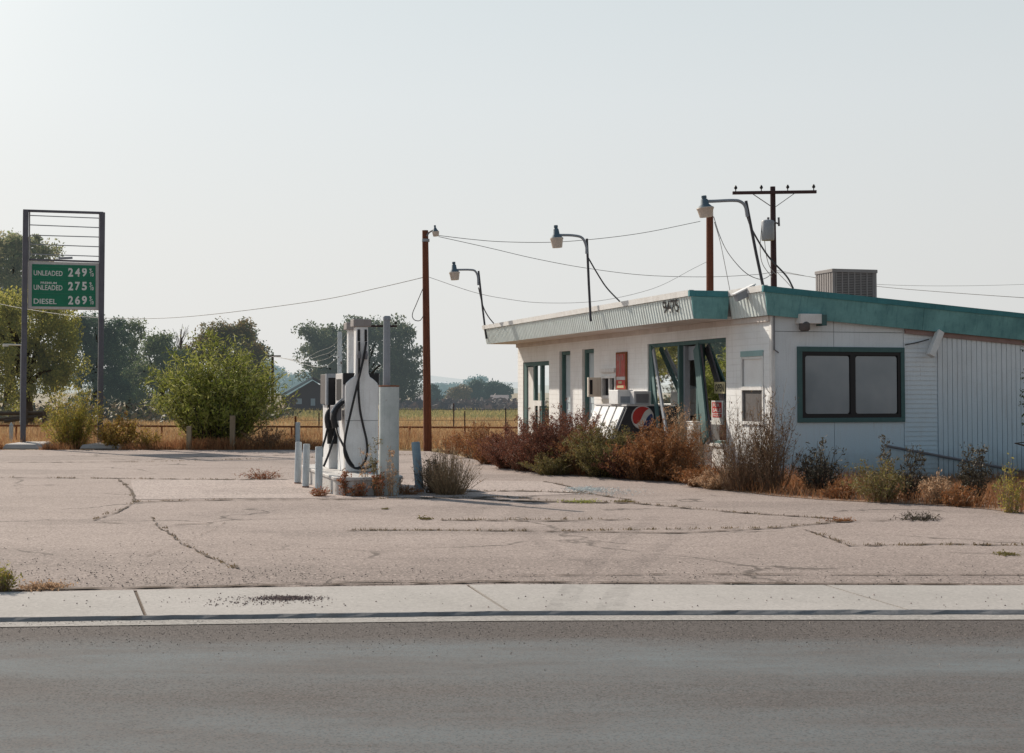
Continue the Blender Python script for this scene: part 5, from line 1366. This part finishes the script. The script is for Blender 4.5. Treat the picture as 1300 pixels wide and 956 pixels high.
tree('dark_tree', 'dark blue green tree right behind the right post of the price sign', 'tree', (at(120, 530, 80).x, 80, 0), [B_(115, 420, 80, 22, 20), B_(105, 455, 80, 22, 40), B_(135, 455, 80, 26, 42), B_(150, 430, 80, 18, 22), B_(130, 495, 80, 38, 28)], 420, 28, .6, .24, L['dark'], G1, .25)
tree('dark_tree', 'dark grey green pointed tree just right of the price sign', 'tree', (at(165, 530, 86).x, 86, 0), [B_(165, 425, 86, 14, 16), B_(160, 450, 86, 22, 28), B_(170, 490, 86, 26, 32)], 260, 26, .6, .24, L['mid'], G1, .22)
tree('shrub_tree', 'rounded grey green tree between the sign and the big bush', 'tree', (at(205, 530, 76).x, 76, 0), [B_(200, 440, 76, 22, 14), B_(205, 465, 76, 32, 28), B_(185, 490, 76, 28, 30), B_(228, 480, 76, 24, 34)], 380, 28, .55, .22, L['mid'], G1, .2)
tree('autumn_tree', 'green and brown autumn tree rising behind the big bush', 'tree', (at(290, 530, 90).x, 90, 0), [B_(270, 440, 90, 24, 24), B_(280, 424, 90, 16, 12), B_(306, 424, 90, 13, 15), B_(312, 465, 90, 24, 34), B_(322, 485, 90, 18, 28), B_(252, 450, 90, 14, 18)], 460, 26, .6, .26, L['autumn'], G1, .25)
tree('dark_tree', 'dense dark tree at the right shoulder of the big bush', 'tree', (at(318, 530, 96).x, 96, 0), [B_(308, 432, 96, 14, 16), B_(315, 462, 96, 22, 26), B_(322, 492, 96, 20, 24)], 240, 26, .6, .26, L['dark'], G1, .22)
bare = empty('bare_tree', (at(229, 520, 88).x, 88, 0), 'leafless twiggy treetop above the rounded grey green tree', 'tree', G1)
mb = MB(); b_ = at(229, 520, 88); b_.z = 0
mb.tube([b_, at(229, 450, 88), at(230, 418, 88)], [.15, .08, .02], 6)
for k in range(26):
    y0_ = random.uniform(432, 470); a_ = at(229, y0_, 88); mb.tube([a_, at(229 + random.uniform(-11, 11), y0_ - random.uniform(12, 30), 88 + random.uniform(-.6, .6))], [.03, .008], 4, False)
mb.build('branch', flat('bare_branch', (.20, .17, .16), .9), bare)
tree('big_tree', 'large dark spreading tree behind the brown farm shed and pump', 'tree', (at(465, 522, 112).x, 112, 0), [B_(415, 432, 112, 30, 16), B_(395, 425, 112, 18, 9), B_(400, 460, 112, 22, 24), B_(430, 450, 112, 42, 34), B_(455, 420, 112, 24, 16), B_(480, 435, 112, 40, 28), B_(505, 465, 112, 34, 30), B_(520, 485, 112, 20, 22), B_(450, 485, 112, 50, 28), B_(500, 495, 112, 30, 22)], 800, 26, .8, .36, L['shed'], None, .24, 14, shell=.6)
G2 = 'far trees beyond the field'
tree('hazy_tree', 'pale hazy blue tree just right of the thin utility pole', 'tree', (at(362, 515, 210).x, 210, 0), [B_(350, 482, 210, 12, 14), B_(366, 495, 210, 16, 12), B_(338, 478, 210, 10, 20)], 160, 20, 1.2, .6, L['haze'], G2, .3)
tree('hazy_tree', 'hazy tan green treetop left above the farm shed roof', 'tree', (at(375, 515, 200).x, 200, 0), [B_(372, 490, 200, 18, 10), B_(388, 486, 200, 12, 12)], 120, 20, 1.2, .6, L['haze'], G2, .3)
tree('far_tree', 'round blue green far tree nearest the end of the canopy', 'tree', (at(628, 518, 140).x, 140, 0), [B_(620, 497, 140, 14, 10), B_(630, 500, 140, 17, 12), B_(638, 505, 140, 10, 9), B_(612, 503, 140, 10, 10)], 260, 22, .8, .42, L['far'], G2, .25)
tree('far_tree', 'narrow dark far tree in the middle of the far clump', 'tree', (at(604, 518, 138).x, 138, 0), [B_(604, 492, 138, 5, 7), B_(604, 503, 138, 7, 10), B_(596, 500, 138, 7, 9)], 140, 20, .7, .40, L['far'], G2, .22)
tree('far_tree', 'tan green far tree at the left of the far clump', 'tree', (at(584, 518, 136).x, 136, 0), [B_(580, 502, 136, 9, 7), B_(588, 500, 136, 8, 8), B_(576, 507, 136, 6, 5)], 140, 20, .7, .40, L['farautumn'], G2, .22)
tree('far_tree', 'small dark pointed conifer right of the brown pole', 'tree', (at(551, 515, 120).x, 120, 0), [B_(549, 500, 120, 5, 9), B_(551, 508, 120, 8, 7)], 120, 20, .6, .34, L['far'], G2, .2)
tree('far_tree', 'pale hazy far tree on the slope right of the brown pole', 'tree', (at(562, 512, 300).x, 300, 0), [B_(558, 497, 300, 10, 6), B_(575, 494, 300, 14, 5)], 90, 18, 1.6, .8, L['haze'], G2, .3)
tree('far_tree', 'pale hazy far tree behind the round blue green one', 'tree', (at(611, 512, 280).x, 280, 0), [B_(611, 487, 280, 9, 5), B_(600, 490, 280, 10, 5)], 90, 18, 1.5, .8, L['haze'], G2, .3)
# trees left of the frame, mirrored in the shop glass
G3 = 'trees outside the frame on the left'
for k, (x, y, h, lm, lab) in enumerate(((-38, 62, 8, 'dark', 'dark tree left of the photo, seen only mirrored in the shop glass'), (-46, 70, 9.5, 'autumn', 'brownish tree left of the photo, mirrored in the shop glass'), (-31, 66, 7, 'autumn', 'low brown green tree left of the photo, mirrored in the shop glass'), (-56, 80, 11, 'autumn', 'tall brown green tree left of the photo, mirrored in the shop glass'), (-29.5, 58, 6.5, 'dark', 'low dark tree just left of the photo edge, mirrored in the glass'), (-66, 88, 12, 'dark', 'tallest dark tree left of the photo, mirrored in the shop glass'))):
    tree('roadside_tree', lab, 'tree', (x, y, 0), [(x, y, h * .6, h * .42, h * .42, h * .4), (x + h * .25, y, h * .4, h * .35, h * .35, h * .32), (x - h * .25, y, h * .35, h * .35, h * .35, h * .3)], 240, 24, .9, .36, L[lm], G3, .3)
# big bush with whip-like shoots
def shrub(name, lab, cat, base, w_, h_, nst, leaf_n, leaf, lm, sm, grp=None, lean=.5, br=2, start=.15, aspect=.35, stemw=.018, curve=.25, K=6, depth=None, dens_low=False, bl=.32):
    """many shoots from a spread base, side twigs, leaves along them"""
    base = Vector(base); e_ = empty(name, base, lab, cat, grp); dw = depth or w_
    th_ = RNG.uniform(0, 2 * np.pi, nst); rad = np.sqrt(RNG.random(nst))
    foot = np.stack([np.cos(th_) * rad * w_ * .18, np.sin(th_) * rad * dw * .18, np.full(nst, -.03)], 1) + np.array(base)
    ln = h_ * (1 - .45 * rad ** 2) * RNG.uniform(.55, 1.05, nst)
    out = np.stack([np.cos(th_) * w_ * .5 * rad * lean * 2 * RNG.uniform(.5, 1.1, nst), np.sin(th_) * dw * .5 * rad * lean * 2 * RNG.uniform(.5, 1.1, nst), ln], 1)
    t_ = np.linspace(0, 1, K)[None, :, None]
    Pth = foot[:, None, :] + out[:, None, :] * t_
    Pth[:, :, 2] += (curve * ln)[:, None] * (np.sin(np.linspace(0, np.pi, K)))[None, :] * .5
    Pth[:, :, :2] += np.cumsum(RNG.normal(size=(nst, K, 2)) * .02 * h_, 1) * (t_ > 0)
    Q = [ribbon_quads(Pth, np.full(nst, stemw))]
    tips = [Pth]
    nb = nst * br
    if br:
        i_ = RNG.integers(0, nst, nb); tt = RNG.uniform(start + .05, .92, nb); kf = tt * (K - 1); k0 = kf.astype(int); fr_ = (kf - k0)[:, None]
        st_ = Pth[i_, k0] * (1 - fr_) + Pth[i_, np.minimum(k0 + 1, K - 1)] * fr_
        dirn = RNG.normal(size=(nb, 3)); dirn[:, 2] = np.abs(dirn[:, 2]) * .8 + .5; dirn = unit(dirn)
        bln = (ln[i_] * bl * RNG.uniform(.5, 1.2, nb) * (1.15 - tt))[:, None, None]
        t3 = np.linspace(0, 1, 4)[None, :, None]
        Pb = st_[:, None, :] + dirn[:, None, :] * bln * t3
        Pb[:, :, 2] += (bln[:, :, 0] * .18) * np.linspace(0, 1, 4)[None, :] ** 2
        Q.append(ribbon_quads(Pb, np.full(nb, stemw * .6)))
    np_mesh('stem', np.concatenate(Q), 4, sm, e_)
    if leaf_n:
        n1 = leaf_n if not br else leaf_n // 3
        i_ = RNG.integers(0, nst, n1); tt = start + (1 - start) * RNG.random(n1) ** (1.0 if not dens_low else 1.3); kf = tt * (K - 1) * .999; k0 = kf.astype(int); fr_ = (kf - k0)[:, None]
        c = Pth[i_, k0] * (1 - fr_) + Pth[i_, k0 + 1] * fr_; ax = unit(Pth[i_, k0 + 1] - Pth[i_, k0]) * .7
        if br:
            n2 = leaf_n - n1; j_ = RNG.integers(0, nb, n2); tt = RNG.random(n2) * 3 * .999; k0 = tt.astype(int); fr_ = (tt - k0)[:, None]
            c2 = Pb[j_, k0] * (1 - fr_) + Pb[j_, k0 + 1] * fr_; c = np.concatenate([c, c2]); ax = np.concatenate([ax, unit(Pb[j_, 3] - Pb[j_, 0]) * .7])
        c = c + RNG.normal(size=c.shape) * leaf * .45; c[:, 2] = np.maximum(c[:, 2], .01)
        np_mesh('foliage', leaf_quads(c, leaf, leaf * aspect, ax), 4, lm, e_)
    return e_
b_ = gnd(265, 569.5)
shrub('green_bush', 'big bright green willow bush at the back edge of the lot', 'bush', (b_.x, b_.y + .9, 0), 2.95, 3.0, 300, 24000, .135, L['bush'], M['twigdark'], None, .56, 6, .02, .2, .018, .34, bl=.36)
b_ = gnd(90, 569)
shrub('sapling_bush', 'upright yellow green sapling bush between the sign posts', 'bush', (b_.x, b_.y + .2, 0), 1.45, 1.85, 110, 8600, .08, L['sapling'], M['twig'], None, .46, 5, .02, .2, .012, .15, bl=.26)
b_ = gnd(148, 570)
shrub('yellow_bush', 'low yellow leaved bush just right of the right sign post', 'bush', (b_.x, b_.y + .3, 0), 1.2, .95, 60, 2600, .075, L['yellow'], M['twig'], None, .5, 4, .05, .45, .012, .2)
b_ = gnd(182, 571)
shrub('yellow_bush', 'small straggly yellow weed between the sign and the big bush', 'bush', (b_.x, b_.y + .4, 0), .8, .6, 40, 1100, .06, L['yellow'], M['twigpale'], None, .5, 3, .05, .4, .012, .2)
b_ = gnd(335, 571)
shrub('dry_bush', 'reddish dry brush at the right foot of the big green bush', 'bush', (b_.x, b_.y + .5, 0), 1.2, .7, 70, 1800, .05, leafmat('dry_red', [(.20, .09, .05), (.28, .15, .08), (.16, .10, .05)], .2), M['twigpale'], None, .6, 4)

# weeds along the building
L['purple'] = leafmat('weed_purple_brown', [(.195, .07, .05), (.26, .10, .06), (.13, .055, .045), (.32, .16, .09)], .3)
L['rustw'] = leafmat('weed_rust', [(.32, .125, .05), (.42, .195, .075), (.22, .09, .04), (.36, .21, .095)], .3)
L['olive'] = leafmat('weed_olive', [(.20, .185, .065), (.29, .24, .085), (.13, .125, .05), (.33, .21, .085)], .3)
L['tanw'] = leafmat('weed_tan', [(.52, .34, .21), (.58, .40, .26), (.44, .27, .16)], .4)
L['dead'] = leafmat('weed_dead', [(.20, .14, .08), (.28, .19, .11), (.14, .10, .065)], .3)
L['deadgreen'] = leafmat('weed_dead_green', [(.09, .075, .055), (.13, .11, .07), (.07, .06, .05)], .2)
L['redweed'] = leafmat('weed_red', [(.38, .10, .06), (.30, .12, .06), (.42, .20, .10), (.25, .18, .09)], .3)
G4 = 'weed bushes along the front of the building'
def weed(px, pyb, wpx, pyt, lm, sm, nst, leaf_n, lab, leaf=.05, lean=.62, br=5, name='weed_bush', grp=G4, back_=0.0, **kw):
    b_ = gnd(px, pyb); s_ = b_.y / F; w_ = wpx * s_; h_ = (pyb - pyt) * s_
    if leaf >= .045 and leaf_n > 2500: leaf_n = int(leaf_n * 1.9); leaf *= .74
    return shrub(name, lab, 'weed', (b_.x, b_.y + w_ * .35 + back_, 0), w_ * .95, h_ * 1.08, nst, leaf_n, leaf, lm, sm, grp, lean, br, kw.pop('start', .04), kw.pop('aspect', .35), kw.pop('stemw', .010), kw.pop('curve', .3), **kw)
weed(605, 582, 66, 536, L['rustw'], M['twig'], 120, 4200, 'reddish weed farthest left of the building, before the field', .05)
weed(575, 577, 40, 548, L['rustw'], M['twigpale'], 60, 1300, 'thin reddish brush beside the foot of the brown pole', .05)
weed(648, 596, 84, 540, L['purple'], M['twig'], 170, 8000, 'purple brown weed at the far corner of the building', .05)
weed(690, 601, 80, 520, L['purple'], M['twig'], 190, 9500, 'tall purple brown weed below the two recessed doors', .05)
weed(728, 596, 80, 506, L['purple'], M['twig'], 170, 7500, 'tallest purple brown weed before the middle of the wall', .05, back_=.3)
weed(752, 592, 50, 522, L['rustw'], M['twigpale'], 90, 3000, 'orange brown weed left of the drinks cooler', .05, back_=.2)
weed(700, 604, 60, 574, L['olive'], M['twigpale'], 100, 3200, 'low olive weed at the edge of the asphalt, below the purple ones', .045)
weed(770, 607, 100, 537, L['olive'], M['twigdark'], 220, 11500, 'broad olive weed in front of the white cooler lids', .05)
weed(800, 609, 70, 560, L['purple'], M['twigdark'], 140, 6000, 'dark low weed before the round emblem', .045)
weed(842, 612, 92, 534, L['rustw'], M['twig'], 230, 11500, 'rust brown weed in front of the shop door', .05)
weed(868, 604, 64, 508, L['tanw'], M['twigpale'], 150, 5600, 'fluffy tan weed rising behind the rust brown one', .034, .5, 6, back_=-.1)
weed(872, 614, 50, 572, L['rustw'], M['twig'], 100, 3000, 'low rust weed at the right foot of the shop door', .045)
for (px_, pb_, w_2, pt_, lk, tw, n_, ln_2, lb_) in (
    (622, 590, 62, 551, 'rustw', 'twig', 110, 3400, 'rusty weed between the farthest weed and the purple ones'),
    (668, 599, 76, 545, 'purple', 'twig', 130, 4200, 'purple brown weed filling the gap before the far shopfront'),
    (716, 602, 84, 545, 'purple', 'twig', 140, 4600, 'dense purple brown weed behind the low olive one'),
    (744, 604, 76, 540, 'rustw', 'twig', 130, 4200, 'rust coloured weed tangled beside the broad olive one'),
    (792, 608, 70, 545, 'olive', 'twigdark', 120, 3800, 'olive weed half covering the drinks cooler end'),
    (817, 611, 70, 552, 'rustw', 'twig', 120, 3800, 'rust brown weed below the round emblem'),
    (893, 619, 54, 590, 'rustw', 'twigpale', 90, 2600, 'low rusty weed under the right shop pane'),
    (915, 622, 60, 596, 'tanw', 'twigpale', 90, 2600, 'low straw coloured weed left of the tall bare one')):
    weed(px_, pb_, w_2, pt_, L[lk], M[tw], n_, ln_2, lb_, .048)
G5 = 'weeds along the end wall'
weed(948, 626, 112, 506, L['dead'], M['twig'], 210, 2400, 'tall bare brown weed before the white sash window', .034, .5, 8, grp=G5, stemw=.009, curve=.05, bl=.26, depth=.9)
weed(985, 627, 76, 482, L['dead'], M['twig'], 110, 2200, 'tallest dark weed right at the building corner', .036, .4, 7, grp=G5, stemw=.012, curve=.1, bl=.25, depth=.8)
weed(1046, 627, 72, 560, L['deadgreen'], M['twigdark'], 60, 1900, 'dark weed in shade below the left of the big window', .05, .5, 6, grp=G5, stemw=.014, bl=.3)
weed(1125, 639, 80, 580, L['olive'], M['twigpale'], 90, 2400, 'yellowish bushy weed below the right end of the big window', .045, .6, 4, grp=G5)
weed(1126, 635, 30, 556, L['deadgreen'], M['twig'], 14, 500, 'lone upright seeded stalk above the yellowish weed', .05, .3, 5, grp=G5)
weed(1160, 636, 40, 562, L['deadgreen'], M['twigdark'], 22, 700, 'thin dark weed below the clapboard strip', .05, .4, 5, grp=G5)
weed(1196, 641, 44, 597, L['tanw'], M['twigpale'], 46, 1300, 'pinkish tan dry weed below the boarded wall', .04, .5, 4, grp=G5)
weed(1243, 640, 40, 550, L['deadgreen'], M['twigdark'], 26, 1300, 'dark umbrella topped weed before the vertical boards', .05, .35, 6, grp=G5)
weed(1288, 652, 46, 572, L['sapling'], M['twigpale'], 30, 900, 'tall thin yellow stalks at the right edge of the photo', .035, .35, 5, grp=G5, curve=.05)
weed(1225, 644, 50, 615, L['rustw'], M['twigpale'], 60, 1600, 'low rusty weed at the foot of the umbrella topped one', .04, .6, 4, grp=G5)
weed(1070, 634, 50, 610, L['rustw'], M['twigpale'], 60, 1500, 'low rusty weed between the dark and the yellowish weeds', .04, .6, 4, grp=G5)
# branch of a tree just past the right edge
tree('leafy_tree', 'dark leafy tree at the right edge in front of the boarded wall', 'tree', (at(1322, 640, 19.5).x, 19.5, 0), [B_(1312, 450, 19.5, 14, 20), B_(1316, 530, 19.5, 16, 36), B_(1322, 485, 19.5, 14, 20), B_(1320, 570, 19.5, 14, 20)], 90, 14, .16, .07, leafmat('leaf_edge_dark', [(.03, .05, .03), (.05, .07, .035), (.025, .04, .03)], .3), None, .04, 14)

# pump weeds
G6 = 'weeds around the pump island'
weed(570, 630, 88, 562, L['tanw'], M['straw'], 330, 900, 'dry brown grass clump right of the pump', .03, .42, 2, grp=G6, name='dry_clump', curve=.1, stemw=.009)
weed(551, 627, 50, 570, L['deadgreen'], M['twig'], 130, 1500, 'darker dry clump hugging the leaning blue post', .034, .5, 4, grp=G6, name='dry_clump', stemw=.010)
weed(476, 630, 18, 555, L['olive'], M['twigpale'], 7, 420, 'tall green spike weed before the pump hoses', .035, .25, 4, grp=G6, name='spike_weed')
weed(484, 631, 24, 580, L['redweed'], M['twigpale'], 10, 420, 'red leaved weed at the foot of the thick pipe', .04, .4, 4, grp=G6, name='spike_weed')
weed(437, 630, 22, 586, L['redweed'], M['twigpale'], 8, 420, 'rust red weed at the left nose of the island', .045, .4, 4, grp=G6, name='spike_weed')
weed(456, 631, 30, 606, L['redweed'], M['twigpale'], 22, 520, 'low red weed below the hose loops', .04, .6, 3, grp=G6, name='spike_weed')
weed(403, 631, 30, 612, L['redweed'], M['twigpale'], 24, 420, 'small red weed at the foot of the nearest left guard post', .035, .6, 3, grp=G6, name='spike_weed')
weed(497, 631, 26, 556, L['tanw'], M['twigpale'], 9, 420, 'pale pinkish weed in front of the thick pipe', .035, .35, 4, grp=G6, name='spike_weed')
weed(462, 629, 20, 562, L['tanw'], M['twigpale'], 6, 300, 'thin pale weed against the white pump cowl', .03, .3, 4, grp=G6, name='spike_weed')
weed(518, 629, 40, 612, L['rustw'], M['twigpale'], 40, 700, 'low rusty weed between the thick pipe and the blue post', .03, .6, 3, grp=G6, name='spike_weed')
G7 = 'small tufts growing out of the asphalt'
def tuft(px, pyb, wpx, pyt, lm, sm, n, ln_, lab): weed(px, pyb, wpx, pyt, lm, sm, n, ln_, lab, .028, .7, 2, name='grass_tuft', grp=G7, stemw=.006, curve=.1)
tuft(330, 609, 52, 592, L['redweed'], M['twig'], 80, 900, 'rusty weed tuft on the apron left of the guard posts')
tuft(48, 750, 56, 735, L['tanw'], M['twigpale'], 150, 700, 'dry straw tuft at the back of the sidewalk on the left')
tuft(-4, 752, 34, 708, L['sapling'], M['twigpale'], 120, 900, 'green yellow tuft cut by the left edge of the photo')
tuft(1176, 662, 52, 648, L['deadgreen'], M['twigdark'], 90, 500, 'dark low tuft on open asphalt at the right')
tuft(1070, 663, 36, 654, L['rustw'], M['twig'], 60, 320, 'brown tuft at the end of the long crack')
tuft(1282, 706, 34, 698, L['olive'], M['twigpale'], 50, 260, 'small olive tuft near the right edge')
tuft(540, 660, 18, 652, L['olive'], M['twigdark'], 40, 200, 'tiny dark tuft in front of the dry clump')
tuft(735, 639, 50, 633, L['bush'], M['twigpale'], 80, 420, 'strip of green grass in the crack right of the pump')
tuft(796, 638, 28, 633, L['olive'], M['twigpale'], 50, 220, 'small green tuft right of the green strip')
tuft(489, 647, 10, 644, L['olive'], M['twigdark'], 20, 80, 'speck of weed on the asphalt below the pump')

# grasses: stuff
def in_poly(x, y, poly):
    ins = np.zeros(len(x), bool); n = len(poly)
    for i in range(n):
        x0_, y0_ = poly[i]; x1_, y1_ = poly[(i + 1) % n]
        c = ((y0_ > y) != (y1_ > y)) & (x < (x1_ - x0_) * (y - y0_) / (y1_ - y0_ + 1e-12) + x0_); ins ^= c
    return ins
def grass(name, poly, n, h0, h1, wd, mat, zoff=-.03, clumpy=True, lab=None, skip=()):
    P_ = np.array(poly); lo, hi = P_.min(0), P_.max(0)
    xy = RNG.uniform(lo, hi, (n * 3, 2)); xy = xy[in_poly(xy[:, 0], xy[:, 1], poly)]
    if clumpy:
        k = np.sin(xy[:, 0] * 2.1 + np.sin(xy[:, 1] * 1.3) * 2) * np.sin(xy[:, 1] * 1.7 + xy[:, 0] * .6); xy = xy[RNG.random(len(xy)) < .55 + .45 * k]
    for f0, f1 in skip: xy = xy[(xy[:, 0] < f0) | (xy[:, 0] > f1)]
    xy = xy[:n]; n = len(xy)
    h = RNG.uniform(h0, h1, n) * (.75 + .35 * np.sin(xy[:, 0] * .9 + 1.3) * np.sin(xy[:, 1] * .8))
    foot = np.column_stack([xy, np.full(n, zoff)]); ln = RNG.normal(size=(n, 2)) * .28 * h[:, None]
    t_ = np.linspace(0, 1, 4)[None, :, None]
    Pp = np.repeat(foot[:, None, :], 4, 1); Pp[:, :, 2] += h[:, None] * np.linspace(0, 1, 4)[None, :]; Pp[:, :, :2] += ln[:, None, :] * t_ ** 2
    o = np_mesh(name, ribbon_quads(Pp, np.full(n, wd)), 4, mat); tag(o, lab, None, None, 'stuff'); return o
gm1 = leafmat('grass_golden', [(.44, .28, .14), (.52, .38, .20), (.40, .23, .12), (.50, .37, .22), (.31, .17, .10)], .5, clump=.25)
gm2 = leafmat('grass_green', [(.22, .23, .085), (.34, .30, .12), (.46, .34, .16)], .45, .04, clump=.1)
gm3 = leafmat('grass_rust', [(.36, .16, .075), (.44, .23, .11), (.28, .12, .06), (.50, .31, .16)], .4, clump=1.5)
grass('dry_grass', [(-16, 35.0), (2.6, 35.0), (3.5, 46), (-21, 46)], 48000, .16, .44, .012, gm1, lab='tall golden dry grass behind the lot')
grass('dry_grass', [(-21, 46), (3.5, 46), (4.5, 72), (-32, 72)], 36000, .12, .28, .022, gm1, lab='golden dry grass farther out in the field')
grass('dry_grass', [(-16, 35.0), (2.6, 35.0), (3.2, 41), (-19, 41)], 7000, .25, .62, .012, gm3, lab='taller reddish dry stalks among the golden grass')
grass('green_grass', [(-40, 72), (5, 72), (7, 100), (-50, 100)], 22000, .12, .35, .06, gm2, lab='strip of short green grass across the field')
edge = [(p.x, p.y) for p in far]
# rust coloured weed strip along the far edge of the lot and in front of the walls
strip = [(p[0], p[1] - .12) for p in edge[16:]] + [(p[0], p[1] + .8) for p in edge[16:][::-1]]
strip_f = [(gnd(a, 570).x, gnd(b, 570).x) for a, b in ((0, 60), (98, 158))]
grass('weed_strip', strip, 9000, .10, .36, .016, gm3, lab='rust coloured weeds along the back edge of the asphalt', skip=strip_f)
strip = [(p[0], p[1] - .10) for p in edge[:14]]
strip = strip + [(W(-.05, .3 + k, 0).x, W(-.05, .3 + k, 0).y) for k in (12, 9, 6, 3, 0)] + [(W(u_, -.1, 0).x, W(u_, -.1, 0).y) for u_ in (.2, 2, 4, 6)]
grass('weed_strip', strip, 34000, .06, .32, .010, gm3, clumpy=False, lab='dry rust coloured grass at the foot of the walls')
mb = MB(); mb.poly([Vector((x, y, .006)) for x, y in strip]); di = mb.build('dirt_strip', M['dirt']); tag(di, kind='structure')
bm = bmesh.new(); bm.from_mesh(di.data); bmesh.ops.triangulate(bm, faces=bm.faces[:]); bmesh.ops.recalc_face_normals(bm, faces=bm.faces[:])
bm.to_mesh(di.data); bm.free()
pth = [[(480, 633), (640, 631), (720, 637), (800, 638)], [(580, 624), (660, 623), (740, 626)], [(690, 611), (720, 617), (745, 626), (800, 635)], [(800, 638), (930, 650), (1060, 659)], [(440, 673), (700, 674), (980, 670), (1070, 662)], [(118, 660), (172, 637), (300, 634)], [(172, 636), (156, 612)], [(192, 656), (232, 690), (298, 722)], [(1020, 672), (1080, 692), (1300, 692)], [(560, 660), (800, 659)], [(0, 606), (300, 609)], [(160, 587), (540, 577)]]
pp = []
for p_ in pth:
    for (xa_, ya_), (xb_, yb_) in zip(p_[:-1], p_[1:]):
        n_ = int(abs(xb_ - xa_) * 1.1 + 24); tt = np.clip(np.repeat(RNG.random(max(3, n_ // 9)), 9)[:n_] + RNG.normal(0, .008, min(n_, max(3, n_ // 9) * 9)), 0, 1)
        for t1 in tt:
            g_ = gnd(xa_ + (xb_ - xa_) * t1, ya_ + (yb_ - ya_) * t1, .004); pp.append((g_.x + random.gauss(0, .02), g_.y + random.gauss(0, .025), .004))
pp = np.array(pp); h_ = .004 + .026 * RNG.random(len(pp)) ** 2.2; Pp = np.repeat(pp[:, None, :], 4, 1); Pp[:, :, 2] += h_[:, None] * np.linspace(0, 1, 4)[None, :]; Pp[:, :, :2] += (RNG.normal(size=(len(pp), 2)) * .5 * h_[:, None])[:, None, :] * np.linspace(0, 1, 4)[None, :, None]
o = np_mesh('crack_grass', ribbon_quads(Pp, np.full(len(pp), .010)), 4, leafmat('grass_crack', [(.22, .16, .09), (.17, .15, .07), (.32, .22, .13), (.14, .10, .07)], .3)); tag(o, 'short dry grass growing along the pavement cracks', None, None, 'stuff')
# low brown scrub round the far yard
pts = np.column_stack([RNG.uniform(at(500, 500, 108).x, at(690, 500, 108).x, 5200), RNG.uniform(103, 125, 5200), np.abs(RNG.normal(0, .28, 5200))])
o = np_mesh('scrub', leaf_quads(pts, .5, .25), 4, leafmat('scrub_brown', [(.09, .06, .055), (.13, .085, .07), (.06, .05, .05), (.18, .12, .10)], .2, .10)); tag(o, 'brown scrub and farm clutter beyond the green strip', None, None, 'stuff')
pts = np.column_stack([RNG.uniform(at(-80, 500, 66).x, at(350, 500, 66).x, 5200), RNG.uniform(62, 74, 5200), np.abs(RNG.normal(0, .38, 5200))])
o = np_mesh('scrub', leaf_quads(pts, .26, .13), 4, leafmat('scrub_green', [(.06, .075, .05), (.09, .095, .05), (.12, .10, .06), (.17, .12, .085)], .25, .03)); tag(o, 'low green and tan undergrowth below the left trees', None, None, 'stuff')
# pebbles and grit
def pebbles(name, C_, size, mat, lab):
    n = len(C_); base = np.array([(1, 0, 0), (-.5, .87, 0), (-.5, -.87, 0), (0, 0, .9)]); tri = [(0, 1, 3), (1, 2, 3), (2, 0, 3)]
    s_ = size * RNG.uniform(.4, 1.5, (n, 1, 1)); a = RNG.uniform(0, 6.28, n); c, s2 = np.cos(a), np.sin(a)
    Rm = np.zeros((n, 3, 3)); Rm[:, 0, 0] = c; Rm[:, 0, 1] = -s2; Rm[:, 1, 0] = s2; Rm[:, 1, 1] = c; Rm[:, 2, 2] = 1
    Vv = np.einsum('nij,kj->nki', Rm, base) * s_ + C_[:, None, :]
    o = np_mesh(name, np.concatenate([Vv[:, t_, :] for t_ in tri], 1).reshape(-1, 3), 3, mat); tag(o, lab, None, None, 'stuff')
def pxcloud(n, fx, fy, z=.008): return np.array([list(gnd(fx(), fy(), z)) for _ in range(n)])
gr_ = leafmat('grit', [(.10, .08, .07), (.22, .18, .15), (.34, .28, .24), (.06, .05, .045)], 0)
U_ = random.uniform; Gs = random.gauss
pebbles('gravel', np.concatenate([pxcloud(900, lambda: U_(-20, 1320), lambda: 742 - abs(Gs(0, 14))), pxcloud(500, lambda: U_(-20, 420), lambda: 745 - abs(Gs(0, 26)))]), .0065, gr_, 'loose gravel along the front edge of the lot')
pebbles('gravel', np.concatenate([pxcloud(1100, lambda: Gs(362, 20), lambda: Gs(759.5, 1.5), .006), pxcloud(200, lambda: Gs(320, 40), lambda: Gs(764, 3), .006), pxcloud(120, lambda: U_(0, 1300), lambda: U_(753, 771), .006)]), .0058, leafmat('dark_grit', [(.16, .11, .10), (.24, .17, .155)], 0), 'patch of dark grit spilled on the sidewalk')
pebbles('gravel', pxcloud(3600, lambda: U_(-40, 1340), lambda: 788.5 + abs(Gs(0, 17)), KZ + .001), .0048, gr_, 'loose stones at the edge of the road')
gl_ = leafmat('glass_shard', [(.50, .56, .55), (.66, .70, .69), (.40, .46, .46)], 0)
pebbles('broken_glass', np.concatenate([pxcloud(700, lambda: Gs(745, 14), lambda: Gs(621, 1.6)), pxcloud(300, lambda: Gs(770, 24), lambda: Gs(624, 2.5))]), .009, gl_, 'pale turquoise broken glass scattered on the asphalt before the weeds')
